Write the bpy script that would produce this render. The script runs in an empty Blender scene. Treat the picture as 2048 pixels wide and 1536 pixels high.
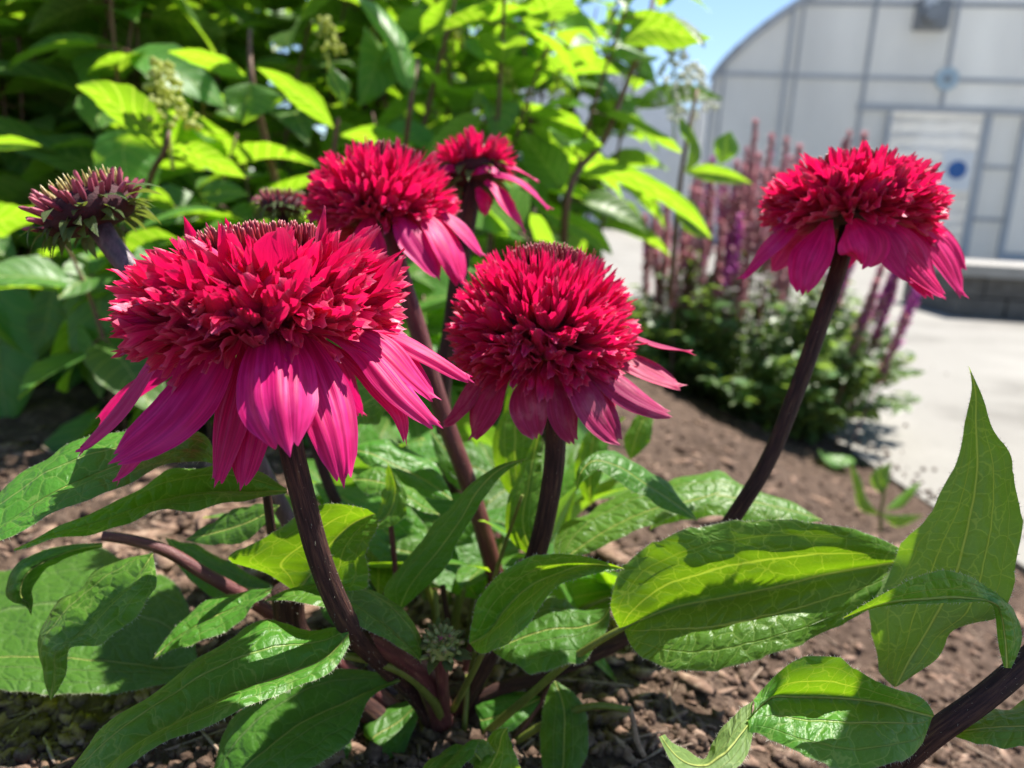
import bpy, math, random
import numpy as np
from mathutils import Vector, Matrix, noise
rad = math.radians
SC = bpy.context.scene
COL = SC.collection
# ------------------------------------------------------------------ camera
F = 1538.0                      # focal length in pixels of the 2048 px wide photograph
PITCH, ROLL, CAMZ = 13.0, 3.2, 0.20
cam_d = bpy.data.cameras.new('camera'); cam = bpy.data.objects.new('camera', cam_d); COL.objects.link(cam)
cam_d.sensor_fit = 'HORIZONTAL'; cam_d.sensor_width = 36.0; cam_d.lens = 36.0 * F / 2048
cam_d.clip_start = 0.01; cam_d.clip_end = 2000
CM = Matrix.Translation((0, 0, CAMZ)) @ Matrix.Rotation(rad(90 - PITCH), 4, 'X') @ Matrix.Rotation(rad(ROLL), 4, 'Z')
cam.matrix_world = CM
cam_d.dof.use_dof = True; cam_d.dof.focus_distance = 0.202; cam_d.dof.aperture_fstop = 11.5
cam_d.dof.aperture_blades = 0
SC.camera = cam
# ------------------------------------------------------------------ light
SUN_EL, SUN_AZ = 64.0, 50.0     # azimuth clockwise from +Y
w = bpy.data.worlds.new('World'); SC.world = w; w.use_nodes = True
wn = w.node_tree; wn.nodes.clear()
sky = wn.nodes.new('ShaderNodeTexSky'); sky.sky_type = 'NISHITA'; sky.sun_disc = False
sky.sun_elevation = rad(SUN_EL); sky.sun_rotation = rad(SUN_AZ); sky.altitude = 400; sky.ozone_density = 3.0; sky.dust_density = 0.25; sky.air_density = 1.0
bgn = wn.nodes.new('ShaderNodeBackground'); bgn.inputs[1].default_value = 0.085
wo = wn.nodes.new('ShaderNodeOutputWorld')
wn.links.new(sky.outputs[0], bgn.inputs[0]); wn.links.new(bgn.outputs[0], wo.inputs[0])
sun_d = bpy.data.lights.new('sun', 'SUN'); sun_d.energy = 5.0; sun_d.angle = rad(0.55); sun_d.color = (1, 0.95, 0.86)
sun = bpy.data.objects.new('sun', sun_d); COL.objects.link(sun)
SD = Vector((math.sin(rad(SUN_AZ)) * math.cos(rad(SUN_EL)), math.cos(rad(SUN_AZ)) * math.cos(rad(SUN_EL)), math.sin(rad(SUN_EL))))
sun.rotation_euler = SD.to_track_quat('Z', 'Y').to_euler()
vs = SC.view_settings; vs.view_transform = 'Standard'; vs.look = 'None'; vs.exposure = 1.30; vs.gamma = 1.0
try: vs.use_curve_mapping = False
except Exception: pass
SC.render.engine = 'CYCLES'
cy = SC.cycles; cy.use_denoising = True; cy.max_bounces = 10; cy.diffuse_bounces = 5; cy.transmission_bounces = 8
cy.transparent_max_bounces = 8; cy.glossy_bounces = 3; cy.caustics_reflective = False; cy.caustics_refractive = False
cy.sample_clamp_indirect = 6.0
# ------------------------------------------------------------------ helpers
def at(px, py, d): return CM @ Vector(((px - 1024) / F * d, -(py - 768) / F * d, -d))
def ray(px, py): return (CM.to_3x3() @ Vector(((px - 1024) / F, -(py - 768) / F, -1.0)))
def on_z(px, py, z):
    r = ray(px, py); t = (z - CAMZ) / r.z
    return CM.translation + r * t
def cdir(x, y, z): return (CM.to_3x3() @ Vector((x, y, z))).normalized()
CMI = CM.inverted()
def proj(p):
    q = CMI @ Vector(p)
    if q.z > -1e-4: return (1e5, 1e5, -1)
    return (1024 + q.x / -q.z * F, 768 - q.y / -q.z * F, -q.z)
I4 = Matrix.Identity(4)
def thing(name, label, cat, loc=(0, 0, 0), group=None):
    o = bpy.data.objects.new(name, None); COL.objects.link(o); o.location = loc; o.empty_display_size = .01
    o['label'] = label; o['category'] = cat
    if group: o['group'] = group
    return o
def tag(o, label=None, cat=None, group=None, kind=None):
    if label: o['label'] = label
    if cat: o['category'] = cat
    if group: o['group'] = group
    if kind: o['kind'] = kind
    return o
def link(name, me, parent=None, M=None):
    o = bpy.data.objects.new(name, me); COL.objects.link(o)
    if parent is not None:
        o.parent = parent
        if parent.type == 'EMPTY': o.matrix_parent_inverse = Matrix.Translation(parent.location).inverted()
    if M is not None: o.matrix_basis = M
    return o
def mesh(name, V, Fc, mat=None, smooth=True, uv=None, uv2=None):
    me = bpy.data.meshes.new(name)
    me.from_pydata(V if isinstance(V, list) else np.asarray(V).tolist(), [], Fc if isinstance(Fc, list) else np.asarray(Fc).tolist())
    if smooth: me.polygons.foreach_set('use_smooth', [True] * len(me.polygons))
    for nm, u in (('UVMap', uv), ('Phys', uv2)):
        if u is not None:
            lay = me.uv_layers.new(name=nm)
            li = np.zeros(len(me.loops), dtype=np.int32); me.loops.foreach_get('vertex_index', li)
            lay.data.foreach_set('uv', np.asarray(u, dtype=np.float32)[li].ravel())
    if mat: me.materials.append(mat)
    me.update()
    return me
class MB:
    def __init__(s): s.v = []; s.f = []; s.u = []; s.p = []
    def add(s, V, Fc, U=None, P=None):
        n = len(s.v); s.v.extend([tuple(x) for x in V]); s.f.extend([tuple(i + n for i in f) for f in Fc])
        if U is not None: s.u.extend([tuple(x) for x in U])
        if P is not None: s.p.extend([tuple(x) for x in P])
    def box(s, c, ax, half):
        c = Vector(c); A = [Vector(a) * h for a, h in zip(ax, half)]
        V = [c + A[0] * i + A[1] * j + A[2] * k for i in (-1, 1) for j in (-1, 1) for k in (-1, 1)]
        s.add(V, [(0, 1, 3, 2), (4, 6, 7, 5), (0, 4, 5, 1), (2, 3, 7, 6), (0, 2, 6, 4), (1, 5, 7, 3)])
    def mesh(s, name, mat, smooth=True):
        return mesh(name, s.v, s.f, mat, smooth, s.u if len(s.u) == len(s.v) and s.u else None, s.p if len(s.p) == len(s.v) and s.p else None)
def catmull(P, n):
    P = np.asarray(P, dtype=float); k = len(P)
    if k == 2:
        t = np.linspace(0, 1, n)[:, None]; return P[0] * (1 - t) + P[1] * t
    d = np.linalg.norm(np.diff(P[:, :3], axis=0), axis=1); s = np.concatenate([[0], np.cumsum(np.maximum(d, 1e-6))])
    T = np.zeros_like(P)
    for i in range(1, k - 1):
        h0, h1 = s[i] - s[i - 1], s[i + 1] - s[i]
        T[i] = ((P[i] - P[i - 1]) / h0 * h1 + (P[i + 1] - P[i]) / h1 * h0) / (h0 + h1)
    T[0] = (P[1] - P[0]) / (s[1] - s[0]) * 1.5 - T[1] * .5
    T[-1] = (P[-1] - P[-2]) / (s[-1] - s[-2]) * 1.5 - T[-2] * .5
    out = []
    for x in np.linspace(0, s[-1], n):
        i = min(max(np.searchsorted(s, x) - 1, 0), k - 2); h = s[i + 1] - s[i]; t = (x - s[i]) / h
        out.append((2*t**3-3*t**2+1)*P[i] + (t**3-2*t**2+t)*h*T[i] + (-2*t**3+3*t**2)*P[i+1] + (t**3-t**2)*h*T[i+1])
    return np.array(out)
def tube(mb, P, R, n=28, seg=10, cap=True, rough=0.0, seed=0):
    """P: 3-D points, R: radii"""
    Q = catmull([list(p) + [r] for p, r in zip(P, R)], n)
    pts = [Vector(q[:3]) for q in Q]; rr = Q[:, 3]
    up = Vector((0.3, 0.9, 0.2)); V = []; U = []; Fc = []; L = 0
    rnd = random.Random(seed)
    ph = [rnd.uniform(-1, 1) for _ in range(seg)]
    for i, p in enumerate(pts):
        t = (pts[min(i + 1, n - 1)] - pts[max(i - 1, 0)]).normalized()
        a = (up - t * up.dot(t)).normalized(); b = t.cross(a); up = a
        if i: L += (p - pts[i - 1]).length
        for j in range(seg):
            th = 2 * math.pi * j / seg
            r = rr[i] * (1 + rough * ph[j])
            V.append(p + (a * math.cos(th) + b * math.sin(th)) * r); U.append((j / seg, L * 100))
    for i in range(n - 1):
        for j in range(seg):
            k = (j + 1) % seg
            Fc.append((i * seg + j, i * seg + k, (i + 1) * seg + k, (i + 1) * seg + j))
    if cap: Fc.append(tuple(range(seg - 1, -1, -1))); Fc.append(tuple((n - 1) * seg + j for j in range(seg)))
    mb.add(V, Fc, U, U)
    return pts
# ------------------------------------------------------------------ node helpers
def newmat(name):
    m = bpy.data.materials.new(name); m.use_nodes = True; m.node_tree.nodes.clear(); return m, m.node_tree
def nd(nt, typ, ins=None, **kw):
    n = nt.nodes.new('ShaderNode' + typ)
    for k, v in kw.items(): setattr(n, k, v)
    for k, v in (ins or {}).items():
        s = n.inputs[k]
        if isinstance(v, bpy.types.NodeSocket): nt.links.new(v, s)
        elif isinstance(v, bpy.types.Node): nt.links.new(v.outputs[0], s)
        else: s.default_value = v
    return n
def mth(nt, op, a, b=0.0, c=None, clamp=False):
    ins = {0: a, 1: b}
    if c is not None: ins[2] = c
    n = nd(nt, 'Math', ins, operation=op); n.use_clamp = clamp; return n.outputs[0]
def mixc(nt, f, a, b, bt='MIX'):
    n = nt.nodes.new('ShaderNodeMix'); n.data_type = 'RGBA'; n.blend_type = bt
    for k, v in ((0, f), (6, a), (7, b)):
        s = n.inputs[k]
        if isinstance(v, bpy.types.NodeSocket): nt.links.new(v, s)
        else: s.default_value = v if k == 0 else (v if len(v) == 4 else tuple(v) + (1,))
    return n.outputs[2]
def smooth(nt, x, lo, hi, tlo=0.0, thi=1.0):
    n = nd(nt, 'MapRange', {0: x, 1: lo, 2: hi, 3: tlo, 4: thi}, interpolation_type='SMOOTHSTEP'); return n.outputs[0]
def rgb(c): return tuple(c) + (1,) if len(c) == 3 else c
def ramp(nt, x, stops):
    n = nd(nt, 'ValToRGB', {0: x}); e = n.color_ramp.elements
    while len(e) < len(stops): e.new(0.5)
    for el, (p, c) in zip(e, stops): el.position = p; el.color = rgb(c)
    return n.outputs[0]
def out(nt, sh): nd(nt, 'OutputMaterial', {0: sh})
def uvn(nt, name='UVMap'): return nd(nt, 'UVMap', uv_map=name).outputs[0]
def sep(nt, v):
    n = nd(nt, 'SeparateXYZ', {0: v}); return n.outputs[0], n.outputs[1]
def noise_t(nt, vec, scale, detail=3, rough=.55):
    n = nd(nt, 'TexNoise', {'Scale': scale, 'Detail': detail, 'Roughness': rough})
    if vec is not None: nt.links.new(vec, n.inputs['Vector'])
    return n.outputs[0]
# ------------------------------------------------------------------ materials
def leaf_mat(name, top, under, trans, vein, style='parallel', tf=.42, cell=1.5, rough=.39, bump=.85, spec=.36, veinmix=.55, var=.25, k=7.0):
    m, nt = newmat(name)
    u, v = sep(nt, uvn(nt)); ph = uvn(nt, 'Phys')
    px, py = sep(nt, ph)
    su = mth(nt, 'MULTIPLY_ADD', u, 2.0, -1.0); a = mth(nt, 'ABSOLUTE', su)
    apx = mth(nt, 'ABSOLUTE', px)
    nz = noise_t(nt, ph, 1.3, 2)
    mid = smooth(nt, apx, .050, .022)
    if style == 'parallel':
        wob = mth(nt, 'MULTIPLY_ADD', nz, .07, -.035)
        aw = mth(nt, 'ADD', a, wob)
        l1 = smooth(nt, mth(nt, 'ABSOLUTE', mth(nt, 'SUBTRACT', aw, .40)), .022, .008)
        l2 = smooth(nt, mth(nt, 'ABSOLUTE', mth(nt, 'SUBTRACT', aw, .74)), .018, .006)
        lat = mth(nt, 'MAXIMUM', l1, mth(nt, 'MULTIPLY', l2, .45))
        fade = smooth(nt, v, .98, .70)
        lat = mth(nt, 'MULTIPLY', lat, fade)
    else:
        q = mth(nt, 'SUBTRACT', mth(nt, 'MULTIPLY', v, k), mth(nt, 'MULTIPLY', a, 1.7))
        fr = mth(nt, 'ABSOLUTE', mth(nt, 'SUBTRACT', mth(nt, 'FRACT', q), .5))
        lat = smooth(nt, fr, .075, .02)
    if style == 'parallel':
        vo = nd(nt, 'TexVoronoi', {'Scale': cell}, feature='DISTANCE_TO_EDGE')
        mp = nd(nt, 'Mapping', {'Scale': (1.0, 1.25, 1.0)}); nt.links.new(ph, mp.inputs[0])
        dv = nd(nt, 'VectorMath', {0: mp.outputs[0], 1: nd(nt, 'VectorMath', {0: nd(nt, 'TexNoise', {'Vector': ph, 'Scale': 3.0}).outputs[1], 'Scale': .25}, operation='SCALE').outputs[0]}, operation='ADD')
        nt.links.new(dv.outputs[0], vo.inputs['Vector'])
        d1 = vo.outputs['Distance']
        vo2 = nd(nt, 'TexVoronoi', {'Scale': cell * 2.7}, feature='DISTANCE_TO_EDGE'); nt.links.new(dv.outputs[0], vo2.inputs['Vector'])
        net = mth(nt, 'MAXIMUM', smooth(nt, d1, .034, .010), mth(nt, 'MULTIPLY', smooth(nt, vo2.outputs['Distance'], .05, .01), .30))
        puff = mth(nt, 'ADD', smooth(nt, d1, 0, .28), mth(nt, 'MULTIPLY', smooth(nt, vo2.outputs['Distance'], 0, .3), .15))
    else:
        d1 = fr; net = mth(nt, 'MULTIPLY', smooth(nt, noise_t(nt, ph, 6.0, 2), .47, .50), .0); puff = smooth(nt, fr, 0, .3)
    veins = mth(nt, 'MAXIMUM', mid, mth(nt, 'MAXIMUM', lat, mth(nt, 'MULTIPLY', net, .50)))
    vf = mth(nt, 'MULTIPLY', veins, veinmix)
    big = noise_t(nt, ph, .55, 3)
    oi = nd(nt, 'ObjectInfo').outputs['Random']
    br = mth(nt, 'ADD', mth(nt, 'MULTIPLY_ADD', big, var * 1.2, 1 - var * .6), mth(nt, 'MULTIPLY_ADD', oi, var, -var * .5))
    back = nd(nt, 'NewGeometry').outputs['Backfacing']
    base = mixc(nt, back, rgb(top), rgb(under))
    hs = nd(nt, 'HueSaturation', {'Hue': mth(nt, 'MULTIPLY_ADD', oi, .03, .485), 'Saturation': 1.0, 'Value': br, 'Color': base}).outputs[0]
    # brownish spots and blemishes here and there
    sp = smooth(nt, noise_t(nt, ph, 2.1, 4, .7), .70, .76)
    hs = mixc(nt, mth(nt, 'MULTIPLY', sp, .55), hs, rgb((.10, .075, .025)))
    col = mixc(nt, vf, hs, rgb(vein)); col = mixc(nt, mth(nt, 'MULTIPLY', mid, .8), col, rgb((.42, .46, .12)))
    # dry pale rim of the blade
    rim = smooth(nt, a, .965, .995)
    col = mixc(nt, mth(nt, 'MULTIPLY', rim, .5), col, rgb((.22, .20, .13)))
    tc = nd(nt, 'HueSaturation', {'Hue': .5, 'Value': br, 'Color': rgb(trans)}).outputs[0]
    tcol = mixc(nt, mth(nt, 'MULTIPLY', veins, .85), tc, rgb((trans[0] * 2.3, trans[1] * 1.6, trans[2] * 6)))
    tcol = mixc(nt, mth(nt, 'MULTIPLY', sp, .6), tcol, rgb((.12, .06, .01)))
    fine = noise_t(nt, ph, 22.0, 2)
    hgt = mth(nt, 'SUBTRACT', mth(nt, 'ADD', mth(nt, 'MULTIPLY', puff, .5), mth(nt, 'MULTIPLY', fine, .10)), mth(nt, 'MULTIPLY', mth(nt, 'MAXIMUM', mid, lat), 1.1))
    bp = nd(nt, 'Bump', {'Strength': bump, 'Distance': .0009, 'Height': hgt})
    rg = mth(nt, 'ADD', mth(nt, 'MULTIPLY_ADD', noise_t(nt, ph, 9.0, 3), .22, rough - .11), mth(nt, 'MULTIPLY', back, .2))
    pr = nd(nt, 'BsdfPrincipled', {'Base Color': col, 'Roughness': rg, 'Normal': bp.outputs[0], 'Specular IOR Level': spec, 'Sheen Weight': .03, 'Sheen Roughness': .5})
    tr = nd(nt, 'BsdfTranslucent', {'Color': tcol})
    mx = nd(nt, 'MixShader', {0: tf, 1: pr.outputs[0], 2: tr.outputs[0]})
    out(nt, mx.outputs[0]); return m
MLEAF = leaf_mat('coneflower_leaf', (.070, .20, .018), (.15, .25, .070), (.25, .47, .006), (.36, .48, .13))
MLEAFD = leaf_mat('coneflower_leaf_bluish', (.060, .165, .016), (.12, .21, .07), (.20, .42, .012), (.18, .28, .09), rough=.45)
MHYD = leaf_mat('hydrangea_leaf', (.08, .20, .032), (.13, .21, .05), (.33, .60, .016), (.24, .34, .08), style='pinnate', tf=.45, rough=.42, bump=.35, veinmix=.3, var=.45)
MSALV = leaf_mat('salvia_leaf', (.09, .18, .055), (.16, .23, .11), (.28, .46, .04), (.2, .28, .12), style='pinnate', tf=.35, rough=.32, bump=.4, veinmix=.2, var=.4)
def petal_mat(name, base, dark, edge, trans, tf=.35, rough=.5, stripes=22.0, sheen=.05):
    m, nt = newmat(name)
    uv = uvn(nt); u, v = sep(nt, uv)
    oi = nd(nt, 'ObjectInfo').outputs['Random']
    cmb = nd(nt, 'CombineXYZ', {0: mth(nt, 'MULTIPLY', u, stripes), 1: mth(nt, 'MULTIPLY', v, 2.0), 2: mth(nt, 'MULTIPLY', oi, 37.0)})
    st = noise_t(nt, cmb.outputs[0], 1.0, 3)
    a = mth(nt, 'ABSOLUTE', mth(nt, 'MULTIPLY_ADD', u, 2.0, -1.0))
    c = mixc(nt, smooth(nt, st, .40, .64), rgb(dark), rgb(base))
    blot = noise_t(nt, nd(nt, 'CombineXYZ', {0: mth(nt, 'MULTIPLY', u, 2.0), 1: mth(nt, 'MULTIPLY', v, 3.0), 2: mth(nt, 'MULTIPLY', oi, 91.0)}).outputs[0], 1.4, 3)
    c = mixc(nt, mth(nt, 'MULTIPLY', smooth(nt, blot, .45, .7), .35), c, rgb(edge))
    tipf = mth(nt, 'MAXIMUM', smooth(nt, v, .93, 1.0), smooth(nt, a, .95, 1.0))
    c = mixc(nt, mth(nt, 'MULTIPLY', tipf, .35), c, rgb(edge))
    br = mth(nt, 'MULTIPLY_ADD', oi, .3, .85)
    c = nd(nt, 'HueSaturation', {'Hue': mth(nt, 'MULTIPLY_ADD', oi, .012, .494), 'Value': br, 'Color': c}).outputs[0]
    ridge = mth(nt, 'ADD', mth(nt, 'MULTIPLY', st, 1.0), mth(nt, 'MULTIPLY', mth(nt, 'SINE', mth(nt, 'MULTIPLY', u, 38.0)), .18))
    bp = nd(nt, 'Bump', {'Strength': .45, 'Distance': .00035, 'Height': ridge})
    pr = nd(nt, 'BsdfPrincipled', {'Base Color': c, 'Roughness': rough, 'Normal': bp.outputs[0], 'Specular IOR Level': .25, 'Sheen Weight': sheen, 'Sheen Roughness': .35, 'Sheen Tint': (1, .55, .85, 1)})
    tr = nd(nt, 'BsdfTranslucent', {'Color': mixc(nt, .75, c, rgb(trans)), 'Normal': bp.outputs[0]})
    out(nt, nd(nt, 'MixShader', {0: tf, 1: pr.outputs[0], 2: tr.outputs[0]}).outputs[0]); return m
MPETAL = petal_mat('magenta_petal', (.76, .016, .20), (.50, .006, .115), (.74, .06, .30), (.85, .006, .19))
MPETALW = petal_mat('fading_petal', (.46, .030, .14), (.30, .012, .07), (.70, .25, .32), (.6, .02, .12))
def floret_mat(name, c0, c1, c2, trans, tf=.33):
    m, nt = newmat(name)
    u, v = sep(nt, uvn(nt)); oi = nd(nt, 'ObjectInfo').outputs['Random']
    gp = noise_t(nt, nd(nt, 'NewGeometry').outputs['Position'], 160.0, 2)
    c = ramp(nt, v, [(0.15, c0), (.58, c1), (.86, c1), (.94, tuple(.75 * p + .25 * q for p, q in zip(c1, c2))), (1.0, c2)])  # own colour ramp, base darkened as crevice shade, tips paled like highlights
    a = mth(nt, 'ABSOLUTE', mth(nt, 'MULTIPLY_ADD', u, 2.0, -1.0))
    c = mixc(nt, mth(nt, 'MULTIPLY', smooth(nt, a, .86, 1.0), .22), c, rgb(c2))
    c = nd(nt, 'HueSaturation', {'Hue': mth(nt, 'MULTIPLY_ADD', gp, .05, .475), 'Value': mth(nt, 'MULTIPLY_ADD', oi, .4, .8), 'Color': c}).outputs[0]
    st = noise_t(nt, nd(nt, 'CombineXYZ', {0: mth(nt, 'MULTIPLY', u, 14.0), 1: v, 2: mth(nt, 'MULTIPLY', oi, 50.0)}).outputs[0], 1.0, 2)
    c = mixc(nt, mth(nt, 'MULTIPLY', smooth(nt, st, .62, .40), .35), c, rgb(c0))
    bp = nd(nt, 'Bump', {'Strength': .6, 'Distance': .0004, 'Height': st})
    pr = nd(nt, 'BsdfPrincipled', {'Base Color': c, 'Roughness': .42, 'Normal': bp.outputs[0], 'Specular IOR Level': .38, 'Sheen Weight': .15, 'Sheen Tint': (1, .5, .6, 1)})
    tr = nd(nt, 'BsdfTranslucent', {'Color': rgb(trans), 'Normal': bp.outputs[0]})
    out(nt, nd(nt, 'MixShader', {0: tf, 1: pr.outputs[0], 2: tr.outputs[0]}).outputs[0]); return m
MFLOR = floret_mat('crimson_floret', (.19, .003, .03), (.70, .008, .125), (.80, .16, .28), (.88, .006, .115))
MDISC = floret_mat('disc_spike', (.05, .002, .006), (.26, .004, .018), (.42, .12, .12), (.4, .006, .02), tf=.15)
MBUDP = floret_mat('pink_bud_spike', (.20, .03, .05), (.46, .10, .15), (.62, .34, .34), (.5, .05, .08), tf=.2)
MBUDY = floret_mat('yellow_bud_spike', (.20, .10, .05), (.50, .42, .12), (.72, .66, .34), (.4, .35, .05), tf=.2)
def simple_mat(name, stops, scale=40.0, rough=.6, bump=.4, dist=.001, detail=5, spec=.4, coord='Object', stretch=None, metal=0.0, tf=0.0, trans=None):
    m, nt = newmat(name)
    tc = nd(nt, 'NewGeometry').outputs['Position'] if coord == 'Object' else uvn(nt)
    if stretch:
        mp = nd(nt, 'Mapping', {'Scale': stretch}); nt.links.new(tc, mp.inputs[0]); tc = mp.outputs[0]
    n1 = noise_t(nt, tc, scale, detail, .6)
    c = ramp(nt, n1, stops)
    oi = nd(nt, 'ObjectInfo').outputs['Random']
    c = nd(nt, 'HueSaturation', {'Value': mth(nt, 'MULTIPLY_ADD', oi, .16, .92), 'Color': c}).outputs[0]
    n2 = noise_t(nt, tc, scale * 3.1, 4)
    bp = nd(nt, 'Bump', {'Strength': bump, 'Distance': dist, 'Height': n2})
    pr = nd(nt, 'BsdfPrincipled', {'Base Color': c, 'Roughness': rough, 'Normal': bp.outputs[0], 'Specular IOR Level': spec, 'Metallic': metal})
    if tf:
        tr = nd(nt, 'BsdfTranslucent', {'Color': rgb(trans)})
        out(nt, nd(nt, 'MixShader', {0: tf, 1: pr.outputs[0], 2: tr.outputs[0]}).outputs[0])
    else: out(nt, pr.outputs[0])
    return m
MSTEM = simple_mat('dark_purple_stem', [(.32, (.020, .010, .009)), (.5, (.050, .022, .020)), (.62, (.085, .040, .028)), (.8, (.15, .09, .05))], 5, .68, .8, .0008, spec=.22, coord='UV', stretch=(4.5, .18, 1))
MSTEMR = simple_mat('reddish_stem', [(.3, (.055, .014, .018)), (.55, (.12, .035, .036)), (.8, (.22, .11, .075))], 5, .5, .5, .0005, coord='UV', stretch=(4, .2, 1))
MSTEMM = simple_mat('mauve_stem', [(.3, (.05, .035, .045)), (.6, (.14, .09, .11)), (.8, (.30, .22, .24))], 500, .45, .5, .0004, stretch=(1, 1, .15))
MSTEMG = simple_mat('green_petiole', [(.3, (.11, .14, .025)), (.6, (.17, .21, .04)), (.8, (.24, .19, .07))], 500, .45, .4, .0003, stretch=(1, 1, .15), tf=.25, trans=(.35, .35, .03))
MTWIG = simple_mat('brown_twig', [(.3, (.07, .035, .02)), (.6, (.15, .075, .04)), (.8, (.22, .13, .07))], 300, .6, .5, .0006)
MDRY = simple_mat('dry_brown', [(.3, (.14, .09, .06)), (.7, (.32, .24, .18))], 400, .8, .5, .0005)
MBRACT = leaf_mat('bract_green', (.11, .17, .045), (.2, .27, .10), (.25, .35, .03), (.30, .36, .16), tf=.25, rough=.4, cell=3)
MHAIR = simple_mat('pale_hair', [(.3, (.40, .40, .30)), (.7, (.55, .53, .44))], 90, .6, 0, .0001, tf=.4, trans=(.6, .62, .45))
MCONE = simple_mat('dark_receptacle', [(.3, (.03, .006, .01)), (.7, (.07, .012, .018))], 300, .8)
MSOIL = simple_mat('garden_soil', [(.25, (.030, .018, .012)), (.5, (.080, .051, .036)), (.72, (.165, .112, .082))], 120, .92, 1.0, .003, detail=8, spec=.2)
MCLOD = simple_mat('soil_crumbs', [(.25, (.03, .018, .012)), (.5, (.090, .057, .041)), (.75, (.20, .138, .104))], 260, .9, .8, .001, detail=6, spec=.2)
MCHIP = simple_mat('bark_chip', [(.25, (.07, .04, .027)), (.5, (.18, .11, .078)), (.78, (.36, .26, .19))], 200, .85, .7, .001, spec=.25)
# ================================================================== SETTING
PZ = -0.16
E1 = on_z(1640, 860, PZ); E2 = on_z(1850, 1000, PZ)
EDIR = (E1 - E2); EDIR.z = 0; EDIR.normalize()           # runs away from the viewer
ELEFT = Vector((-EDIR.y, EDIR.x, 0))                      # towards the bed
def sstep(x): x = min(max(x, 0), 1); return x * x * (3 - 2 * x)
def zsoil(x, y):
    d = (x - E1.x) * ELEFT.x + (y - E1.y) * ELEFT.y
    z = PZ - .006 + .166 * sstep((d + .01) / .62)
    if d < 0: z = PZ - .03 + max(d, -.2) * .2
    return z
def soil_disp(x, y):
    p = Vector((x, y, 0))
    return .012 * noise.noise(p * 9) + .009 * noise.noise(p * 26 + Vector((3, 1, 0))) + .0050 * noise.noise(p * 70) + .0016 * noise.noise(p * 170)
def on_soil(px, py):
    p = on_z(px, py, 0)
    for _ in range(6): p = on_z(px, py, zsoil(p.x, p.y))
    return p
def sheet(name, mat, pts, z):
    me = mesh(name, [(p[0], p[1], z) for p in pts], [tuple(range(len(pts)))], mat, False)
    return tag(link(name, me), kind='structure')
MGROUND = simple_mat('far_ground', [(.3, (.10, .085, .06)), (.7, (.17, .145, .11))], 1.2, .95, .3, .01)
def concrete():
    m, nt = newmat('pale_concrete'); pos = nd(nt, 'NewGeometry').outputs['Position']
    a = noise_t(nt, pos, 2.2, 5, .6); b = noise_t(nt, pos, 90, 4, .7)
    c = ramp(nt, a, [(.32, (.15, .141, .125)), (.46, (.222, .211, .190)), (.56, (.230, .219, .198)), (.75, (.28, .267, .242))])
    c = mixc(nt, smooth(nt, b, .56, .72), c, rgb((.15, .138, .125)))
    bp = nd(nt, 'Bump', {'Strength': .35, 'Distance': .002, 'Height': b})
    out(nt, nd(nt, 'BsdfPrincipled', {'Base Color': c, 'Roughness': .85, 'Normal': bp.outputs[0], 'Specular IOR Level': .25}).outputs[0]); return m
MCONC = concrete()
sheet('ground', MGROUND, [(-600, -600), (600, -600), (600, 600), (-600, 600)], PZ - .30)
a0 = E1 - EDIR * 4 ; a1 = E1 + EDIR * 1.1
pv = MB()
pp = [a0, a1, a1 + Vector((-.9, 1.5, 0)), Vector((-1.5, 12, 0)), Vector((-1.5, 40, 0)), Vector((30, 40, 0)), Vector((30, -6, 0)), a0 + Vector((6, -2, 0))]
n = len(pp)
pv.add([(p.x, p.y, PZ) for p in pp] + [(p.x, p.y, PZ - .12) for p in pp], [tuple(range(n - 1, -1, -1))] + [(i, (i + 1) % n, n + (i + 1) % n, n + i) for i in range(n)])
pme = pv.mesh('concrete_path', MCONC, False)
tag(link('concrete_path', pme), kind='structure')
# soil bed
def axis(parts):
    r = []
    for a, b, k in parts: r += list(np.linspace(a, b, k, endpoint=False))
    return r
xs = axis([(-9, -1, 18), (-1, -.36, 44), (-.36, .50, 172), (.50, 1.0, 50), (1.0, 2.4, 20)]); ys = axis([(-1.5, .1, 16), (.1, .75, 130), (.75, 1.7, 80), (1.7, 9, 24)])
V = [(x, y, zsoil(x, y) + soil_disp(x, y)) for y in ys for x in xs]; nx = len(xs)
Fq = [(j * nx + i, j * nx + i + 1, (j + 1) * nx + i + 1, (j + 1) * nx + i) for j in range(len(ys) - 1) for i in range(nx - 1)]
tag(link('soil', mesh('soil', V, Fq, MSOIL)), kind='structure')
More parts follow.
